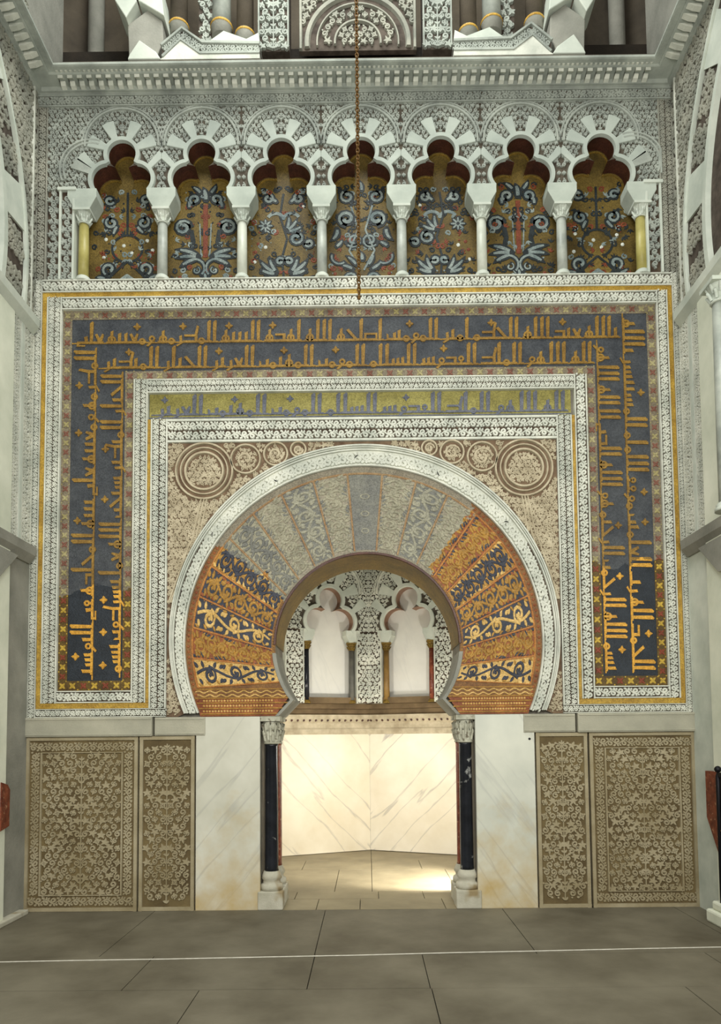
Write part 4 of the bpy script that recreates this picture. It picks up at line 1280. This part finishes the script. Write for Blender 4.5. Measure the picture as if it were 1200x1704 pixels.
for sg, k0, k1, mt, side in ((-1, 0, 1, 'niche_left', 'left'), (1, 0, 7, 'niche_right', 'right')):
    a, b = vt[k0], vt[k1]
    d = (b - a).normalized()
    Lw = (b - a).length
    # frame with u along the wall from left to right as seen from the doorway
    if sg > 0: fr = dict(o=tuple(a), eu=tuple(d), ev=(0, 0, 1)); uu = lambda u: u
    else: fr = dict(o=tuple(b), eu=tuple(-d), ev=(0, 0, 1)); uu = lambda u: Lw - u
    mid_ = a + d * Lw / 2
    m = MB(**fr); m.rect(.003, .01, Lw - .003, zNc0, -.03, .004)
    tag(m.build('marble_slab', mt, None), 'polished veined marble slab on the %s back wall inside the niche' % side, 'marble slab')
    # cornice with beads
    T = thing('niche_cornice', 'carved cornice with a row of beads on the %s back wall inside the niche' % side, 'cornice', (mid_.x, mid_.y, zNc0))
    m = MB(**fr)
    m.run([(zNc0, -.02), (zNc0, .02), (zNc0 + .04, .035), (zNc0 + .08, .035), (zNc0 + .1, .02), (zNc0 + .17, .022), (zNc0 + .2, .05), (zNc1 - .06, .07), (zNc1, .075), (zNc1, -.02)], -.02, Lw + .02)
    m.build('moulding', 'spandrel', T)
    m = MB(**fr)
    for i in range(15): m.dot((i + .5) * Lw / 15, zNc0 + .215, .022, .045, .075, n=8)
    m.build('bead_row', 'lining', T)
    # ledge
    m = MB(**fr); m.rect(-.02, zNc1, Lw + .02, 2.19, -.02, .01); m.rect(-.02, 2.19, Lw + .02, 2.27, -.02, .07)
    tag(m.build('ledge', 'ledge_shade_brown', None, bevel=.006), 'projecting stone ledge painted in its shade under the %s blind arch inside the niche' % side, 'ledge')
    # trefoil bay
    T = thing('blind_arch', 'white trefoil blind arch on the %s back wall inside the niche' % side, 'arch', (mid_.x, mid_.y, 2.27))
    S2 = .00775
    cx = Lw / 2
    zi = 3.385
    fr2 = dict(fr); fr2['o'] = tuple(Vector(fr['o']) + Vector(fr['eu']).cross(Vector((0, 0, 1))) * .2)
    arch_parts(T, fr2, cx, zi, S2, Lw / 2, 4.55, ['stucco', 'ground_mid', 'reveal'], .19, ('stucco', 'smooth'), cell=.065)
    for ua, ub, nm in ((.0, cx - .42, 'side_panel'), (cx + .42, Lw, 'side_panel')):
        m = MB(**fr2); m.mi = 1; m.rect(ua, 2.27, ub, zi, -.19, 0, side=0); m.mi = 0
        fill(m, lambda u, v: ua < u < ub and 2.28 < v < zi - .01, (ua, 2.29, ub, zi - .03), .07, -.002, .018, .011, 12)
        m.stroke([(ua + .01, 2.27), (ua + .01, zi), (ub - .01, zi), (ub - .01, 2.27)], .012, -.002, .022)
        m.build(nm, ['stucco', 'ground'], T)
    m = MB(**fr); m.rect(cx - .44, 2.27, cx + .44, 4.15, -.01, .012)
    m.build('back_panel', 'niche_plain', T)
    m = MB(**fr2); m.rect(cx - .42, 2.27, cx + .42, 2.36, -.18, -.03); m.build('shade_block', 'ledge_shade_brown', T)  # dark block painted for the shade at the foot of the recess
    en = Vector(fr['eu']).cross(Vector((0, 0, 1)))
    for q, inner in ((-1, 'left'), (1, 'right')):
        pc = Vector(fr['o']) + Vector(fr['eu']) * (cx + q * .365) + en * .135
        colonnette(pc.x, pc.y, 2.27, 3.2, .045, {(-1, -1): 'black', (-1, 1): 'col_dark', (1, -1): 'col_ochre_dark', (1, 1): 'jasper'}[(sg, q)], 'niche_colonnette', 'slim %s colonnette %s of the %s blind arch inside the niche' % ({(-1, -1): 'black', (-1, 1): 'dark grey', (1, -1): 'ochre brown', (1, 1): 'dark red'}[(sg, q)], inner, side), 'colonnette', 'colonnettes inside the niche', 'soffit_gold')
        ib = MB(**fr2)
        ib.poly([(cx + q * .365 - .06, 3.2), (cx + q * .365 + .06, 3.2), (cx + q * .365 + .115, 3.31), (cx + q * .365 + .115, zi), (cx + q * .365 - .115, zi), (cx + q * .365 - .115, 3.31)], -.17, .012, back=True)
        tag(ib.build('impost_block', 'smooth', None, bevel=.004), 'white impost block above the %s colonnette of the %s niche arch' % (inner, side), 'impost', 'impost blocks inside the niche')

# ------------------------------------------------------------------ side walls
for sg, X, lab in ((-1, XL, 'left'), (1, XR, 'right')):
    # frame: u = -Y (towards the viewer), v = z, normal into the room
    fr = dict(o=(X - sg * .002, 0, 0), eu=(0, 1, 0) if sg < 0 else (0, -1, 0), ev=(0, 0, 1))
    assert MB(**fr).en.x * sg < 0
    k = -1 if sg < 0 else 1               # u = k * depth towards viewer
    def rc(mb, d0, z0, d1, z1, h0, h1): mb.rect(min(k * d0, k * d1), z0, max(k * d0, k * d1), z1, h0, h1)
    zlo, zhi = 3.77, 6.06
    T = thing('carved_pilaster', 'tall pilaster with two carved stucco strips on the %s side wall' % lab, 'pilaster', (X, -.3, zlo))
    for d0, d1 in ((.05, .27), (.34, .5)):
        m = MB(**fr); strip(m, (k * (d0 + d1) / 2, zlo), (k * (d0 + d1) / 2, zhi), (d1 - d0) / 2, .01)
        m.build('carved_strip', ['stucco', 'ground'], T)
    for d0, d1, h in ((.0, .045, .012), (.275, .335, .035)):
        m = MB(**fr); rc(m, d0, zlo, d1, zhi, -.02, h); m.build('plain_rib', 'smooth', T, bevel=.004)
    m = MB(**fr); rc(m, .51, 0, 1.9, zhi, -.02, .05)
    tag(m.build('limewashed_pier', 'limewash', None, bevel=.01), 'smooth limewashed pier standing against the %s side wall' % lab, 'pier')
    m = MB(**fr); rc(m, .0, 0, .5, zlo, -.02, .006)
    tag(m.build('plain_pier', 'grey_plaster' if sg < 0 else 'smooth', None), 'plain plaster strip beneath the carved pilaster on the %s side wall' % lab, 'pier')
    for z0, z1, nm, d0 in ((6.06, 6.22, 'upper', .08), (3.6, 3.77, 'lower', .06)):
        m = MB(**fr)
        m.run([(z0, -.02), (z0, .03), (z0 + .08, .09), (z1, .1), (z1, -.02)], *sorted((k * d0, k * 2.0)))
        if nm == 'lower':
            m.poly([(k * .42, z0), (k * 2.0, z0), (k * 2.0, z0 - .5), (k * .8, z0 - .32)] if k < 0 else [(k * .42, z0), (k * .8, z0 - .32), (k * 2, z0 - .5), (k * 2, z0)], -.02, .08)
        tag(m.build('wall_impost', 'grey_plaster' if nm == 'lower' else 'smooth', None), '%s stone impost projecting from the %s side wall' % (nm, lab), 'impost')
    # side arch: carved and plain voussoirs between two ribs
    T = thing('side_arch', 'large round stucco arch with carved and plain voussoirs on the %s side wall' % lab, 'arch', (X, -2.9, 6.22))
    cy, cz, r0, r1 = 2.92, 6.7, 2.2, 2.65
    pt = lambda r, a: (k * (cy - r * cos(a)), cz + r * sin(a))
    a0 = -math.asin(.48 / 2.4)
    for i in range(9):
        aa, ab = a0 + R(9.5) * i, a0 + R(9.5) * (i + 1)
        pts = [pt(r0, aa), pt(r1, aa), pt(r1, (aa + ab) / 2), pt(r1, ab), pt(r0, ab), pt(r0, (aa + ab) / 2)]
        m = MB(**fr)
        plain = i % 3 == 2
        m.mi = 0 if plain else 1
        m.poly(pts if k < 0 else pts[::-1], -.03, .03 if plain else .012, side=0)
        m.mi = 0
        if not plain: fill(m, lambda u, v: inpoly(u, v, pts), (min(p[0] for p in pts), min(p[1] for p in pts), max(p[0] for p in pts), max(p[1] for p in pts)), .085, .01, .028, .012, i)
        m.build('voussoir', ['smooth' if plain else 'stucco_dim', 'ground_dim'], T)
    for r, w in ((r1, .028), (r0, .05)):
        m = MB(**fr); m.stroke([pt(r, a0 + R(86) * i / 40) for i in range(41)], w, -.01, .05, top=.7); m.build('rib', 'smooth', T)
    T2 = thing('wall_carving', 'carved arabesque surface between the side arch and corner on the %s side wall' % lab, 'carved panel', (X, -.3, 6.2))
    m = MB(**fr); m.mi = 1; rc(m, .0, 6.22, 2.2, zC - .01, -.02, 0); m.mi = 0
    fill(m, lambda u, v: hypot(abs(u) - cy, v - cz) > r1 + .03 and 0 < abs(u) < 2.2, (min(0, k * 2.2), 6.22, max(0, k * 2.2), zC), .1, -.002, .02, .014, 9)
    m.build('arabesque', ['stucco_dim', 'ground_dim'], T2)
    m = MB(**fr); m.stroke([(k * .13, 6.22), (k * .13, zC)], .015, -.002, .03); m.build('corner_rib', 'stucco', T2)
# right side: column on the pier, iron gate leaf, jasper facing; left side: jasper facing
colonnette(XR - .1, -1.07, 3.77, 5.9, .075, 'col_grey', 'pier_column', 'grey marble column engaged to the right limewashed pier at the photo edge', 'column', None)
fr = dict(o=(XR - .052, 0, 0), eu=(0, -1, 0), ev=(0, 0, 1))
m = MB(**fr); m.poly([(.36, 1.40), (.36, .95), (.58, .62), (.58, 1.40)][::-1] if False else [(.36, 1.40), (.58, 1.40), (.58, .62), (.36, .95)][::-1], -.05, .012)
tag(m.build('wall_facing', 'jasper'), 'broken red jasper facing slab with slanted foot beside the iron gate', 'facing slab')
GT = thing('gate_leaf', 'dark iron gate leaf with gold scrolls and ball finial at the right edge', 'gate', (3.25, -.9, 0))
gx = 3.262
p = MB(); p.lathe(gx, -.72, [(.022, 0), (.022, 1.37), (.012, 1.40)], 14); p.build('post', 'iron', GT)
p = MB(); p.lathe(gx, -.72, [(.005, 1.395)] + [(.032 * sin(pi * i / 10), 1.43 - .032 * cos(pi * i / 10)) for i in range(1, 10)] + [(.003, 1.462)], 16); p.build('ball_finial', 'iron', GT)
fg = dict(o=(gx, 0, 0), eu=(0, -1, 0), ev=(0, 0, 1))
p = MB(**fg); p.rect(.76, .18, 1.5, 1.38, -.015, .0, back=True); p.build('panel', 'shade_gate_dark', GT)
p = MB(**fg)
fill(p, lambda u, v: .77 < u < 1.49 and .2 < v < 1.36, (.77, .2, 1.49, 1.36), .12, -.001, .012, .014, 3)
p.build('gilded_scrolls', 'gilt', GT)
for z in (.18, 1.38):
    p = MB(**fg); p.rect(.72, z - .02, 1.52, z + .02, -.02, .012, back=True); p.build('rail', 'iron', GT)
pb = MB(); pb.box(XR - .2, -.95, 0, XR, -.56, .12); pb.box(XR - .16, -.9, .12, XR, -.6, .2)
tag(pb.build('pier_base', 'limewash', None, bevel=.02), 'white stone base at the foot of the right side pier', 'pier base')
pb = MB(); pb.box(XL, -.95, 0, XL + .1, -.1, .05)
tag(pb.build('pier_base', 'base_stone', None, bevel=.01), 'low stone kerb at the foot of the left side pier', 'pier base')
fr = dict(o=(XL + .052, 0, 0), eu=(0, 1, 0), ev=(0, 0, 1))
m = MB(**fr); m.poly([(-.62, .9), (-.46, .93), (-.455, 1.28), (-.5, 1.33), (-.62, 1.36)], -.05, .012)
tag(m.build('wall_facing', 'jasper'), 'red jasper facing slab on the left pier at the photo edge', 'facing slab')

# ------------------------------------------------------------------ zone above the cornice
zU = zTop
bk = MB(); bk.box(XL - .6, 1.45, zU - .3, XR + .6, 1.65, zU + 3); bk.box(XL - .6, .05, zU - .02, XR + .6, 1.4, zU + .02)
struct('wall_upper', bk, 'upper_dark')
YU = .42
def ux(x): return fx(x, 60, YU)
def uz(y): return fz(y, 600, YU)
def upart(mb, name, mat, par, **k): return mb.build(name, mat, par, **k)
# central pierced window panel with round arch tracery
T = thing('lattice_window', 'pierced stucco window panel with round arch tracery above the cornice centre', 'window panel', (ux(597), YU, uz(84)))
x0, x1, z0, z1 = ux(498), ux(693), uz(84), uz(-90)
m = MB(o=(0, YU, 0)); m.rect(x0, z0, x1, z1, -.06, 0, back=True); m.build('ground', 'ground_dim', T)
cx = (x0 + x1) / 2
m = MB(o=(0, YU, 0))
rA = (x1 - x0) / 2 - .09
for r, w in ((rA, .035), (rA * .8, .012), (rA * .45, .016)): m.stroke(arc(cx, z0 + .08, r, R(-5), R(185), 30), w, 0, .035)
fill(m, lambda u, v: rA * .49 < hypot(u - cx, v - z0 - .08) < rA * .78 and v > z0, (x0, z0, x1, z1), .085, 0, .026, .012, 2, mirror=cx)
fill(m, lambda u, v: hypot(u - cx, v - z0 - .08) < rA * .42 and v > z0, (x0, z0, x1, z1), .075, 0, .026, .011, 2, mirror=cx)
fill(m, lambda u, v: hypot(u - cx, v - z0 - .08) > rA + .03 and x0 < u < x1, (x0, z0, x1, z1), .085, 0, .026, .012, 2, mirror=cx)
m.stroke([(x0 + .02, z0), (x0 + .02, z1)], .02, 0, .04); m.stroke([(x1 - .02, z0), (x1 - .02, z1)], .02, 0, .04)
m.build('tracery', 'stucco_dim', T)
for lab, a, b in (('left', 430, 482), ('right', 703, 752)):
    T = thing('carved_pilaster', 'scroll carved stucco pilaster %s of the pierced window panel' % lab, 'pilaster', (ux((a + b) / 2), YU, uz(86)))
    m = MB(o=(0, YU - .03, 0)); m.mi = 1; m.rect(ux(a), uz(88), ux(b), uz(-90), -.2, 0, back=True); m.mi = 0
    fill(m, lambda u, v: ux(a) < u < ux(b), (ux(a), uz(86), ux(b), uz(-90)), .09, 0, .03, .013, 5, mirror=(ux(a) + ux(b)) / 2)
    m.stroke([(ux(a) + .012, uz(86)), (ux(a) + .012, uz(-90))], .012, 0, .04); m.stroke([(ux(b) - .012, uz(86)), (ux(b) - .012, uz(-90))], .012, 0, .04)
    m.build('arabesque', ['stucco_cool', 'ground_dim'], T)
# zigzag plinth courses with colonnettes
for sg, lab in ((-1, 'left'), (1, 'right')):
    F_ = (lambda x: x) if sg < 0 else (lambda x: 1187 - x)
    pr = lambda q: [(ux(F_(x)), uz(y)) for x, y in q]
    T = thing('zigzag_plinth', 'carved zigzag plinth course %s of the centre above the cornice' % lab, 'plinth', (ux(F_(350)), YU, zU))
    m = MB(o=(0, YU - .2, 0))
    Yq = YU - .2
    q2 = lambda L: [(fx(F_(x), 60, Yq), fz(y, 600, Yq)) for x, y in L]
    a = q2([(268, 100), (433, 100), (433, 90), (334, 90), (302, 68), (272, 97)])
    m.poly(a if sg < 0 else a[::-1], -.4, .04, back=True)
    m.build('plain_course', 'stucco', T)
    m = MB(o=(0, Yq, 0))
    a = q2([(272, 95), (302, 67), (334, 90), (433, 90), (433, 75), (338, 72), (304, 48), (270, 76)])
    m.mi = 1; m.poly(a if sg < 0 else a[::-1], -.4, .02, back=True); m.mi = 0
    for L in ([(272, 95), (302, 67), (334, 90), (433, 90)], [(270, 76), (304, 48), (338, 72), (433, 75)]): m.stroke(q2(L), .022, .018, .05)
    for L in ([(275, 84), (303, 58), (335, 81), (433, 82)],):
        pts = q2(L)
        for p0, p1 in zip(pts, pts[1:]):
            dx, dy = p1[0] - p0[0], p1[1] - p0[1]; LL = hypot(dx, dy); ex, ey = dx / LL, dy / LL
            vine(m, LL, .05, .018, .036, lambda s, t: (p0[0] + ex * s - ey * t, p0[1] + ey * s + ex * t), w=.011)
    m.build('carved_course', ['stucco_cool', 'ground_dim'], T)
    m = MB(o=(0, Yq, 0))
    a = q2([(338, 72), (372, 48), (410, 62), (430, 52), (433, 75)])
    m.poly(a if sg < 0 else a[::-1], -.4, .0, back=True); m.build('gable_course', 'smooth', T)
    for x, r, mt, nm in ((298, .1, 'upper_dark', 'stout brown'), (369, .11, 'col_grey', 'grey'), (408, .1, 'upper_dark', 'slim dark')):
        cx, cy = fx(F_(x), 30, .5), .5
        z0 = fz({298: 40, 369: 42, 408: 56}[x], 600, .5) - .15
        t = thing('drum_colonnette', '%s colonnette with gilded base above the %s zigzag plinth' % (nm, lab), 'colonnette', (cx, cy, z0))
        b = MB(); b.lathe(cx, cy, [(r * 1.02, z0), (r * 1.02, z0 + .1), (r * 1.16, z0 + .12), (r * 1.16, z0 + .15), (r * 1.0, z0 + .17)], 20); b.build('base', 'grey_plaster', t)
        b = MB(); b.lathe(cx, cy, [(r * 1.17, z0 + .12), (r * 1.22, z0 + .135), (r * 1.17, z0 + .15)], 20); b.build('gilt_ring', 'gilt', t)
        s = MB(); s.lathe(cx, cy, [(r, z0 + .14), (r * .95, z0 + 1.6)], 20); s.build('shaft', mt, t)
    T = thing('carved_jamb', 'narrow carved stucco jamb between the %s colonnettes above the cornice' % lab, 'carved panel', (ux(F_(339)), .56, zU))
    xa, xb = sorted((ux(F_(326)), ux(F_(352))))
    m = MB(o=(0, .56, 0)); m.mi = 1; m.rect(xa, uz(80), xb, uz(-90), -.2, 0, back=True); m.mi = 0
    fill(m, lambda u, v: xa < u < xb, (xa, uz(75), xb, uz(-90)), .085, 0, .03, .014, 5)
    m.build('arabesque', ['stucco_cool', 'ground_dim'], T)
    # star-shaped white blocks
    T = thing('star_block', 'white faceted star block beside the %s zigzag plinth above the cornice' % lab, 'stone block', (ux(F_(240)), YU, zU))
    for L, d, mt, h in (([(215, 100), (270, 100), (262, 88), (234, 68), (218, 92)], .3, 'smooth', .05), ([(215, 92), (234, 66), (262, 88), (272, 62), (270, 30), (245, 12), (212, 36), (214, 66)], .4, 'grey_plaster', .0),
                     ([(200, -30), (232, 10), (214, 38), (196, 10), (186, -30)], .3, 'smooth', .1), ([(232, 4), (275, 30), (268, -30), (232, -30)], .3, 'smooth', .06)):
        m = MB(o=(0, Yq, 0)); a = q2(L)
        m.poly(a if sg < 0 else a[::-1], -d, h, back=True); m.build('facet', mt, T, bevel=.01)
    # deep dark vault beside it
    T = thing('vault_shell', 'brown curved vault surface in the %s recess above the cornice' % lab, 'vault', (ux(F_(155)), 1.0, zU))
    m = MB()
    cxv = fx(F_(150), 60, .9); m.lathe(cxv, .75, [(.62, zU + .02), (.62, uz(-420))], 24, R(5), R(175)); m.build('shell', 'upper_dark', T)
    m = MB(); xx = fx(F_(155), 60, 1.1); m.lathe(xx, 1.2, [(.1, uz(66)), (.1, uz(-420))], 16); m.build('pilaster_strip', 'grey_plaster', T)
# dark blocks painted in as the shade of the gaps above the cornice
for a, b, lab in ((98, 215, 'left'), (432, 752, 'centre'), (972, 1090, 'right')):
    m = MB(); m.box(fx(a, 92, .6), .62, zU - .02, fx(b, 92, .6), .9, fz(80, 600, .62))
    tag(m.build('gap_shade_block', 'shade_gate_dark'), 'dark block painted as shade in the %s gap just above the cornice' % lab, 'shade_block')

# ------------------------------------------------------------------ hanging chain
Yc = -1.25
cxx, zb = U(597.5, 494, Yc)
CH = thing('hanging_chain', 'long brown and gold lamp chain hanging from the dome before the frieze', 'chain', (cxx, Yc, zb))
N = 92
zt_ = fz(-30, 597, Yc)
pc_ = (zt_ - zb) / N
lk = None
for i in range(N):
    z = zb + .02 + pc_ * (i + .5)
    key = i % 2
    if i < 2:
        m = MB()
        pts = []
        for q in range(12):
            a = 2 * pi * q / 12
            d, zz = .0135 * cos(a), .62 * pc_ * sin(a) * 1.05
            pts.append((cxx + (d if key else 0), Yc + (0 if key else d), z + zz) if key else (cxx + d * .55, Yc + d, z + zz))
        m.tube(pts, 0.0062, 5, closed=True)
        o = m.build('link', 'brass', CH)
        if i == 0: lk = [o]
        else: lk.append(o)
    else:
        o = lk[key].copy(); COL.objects.link(o); o.parent = CH
        o.location = (0, 0, pc_ * (i - key))
m = MB(); m.lathe(cxx, Yc, [(.004, zb - .03), (.014, zb - .02), (.016, zb), (.008, zb + .02)], 10); m.build('end_hook', 'brass', CH)
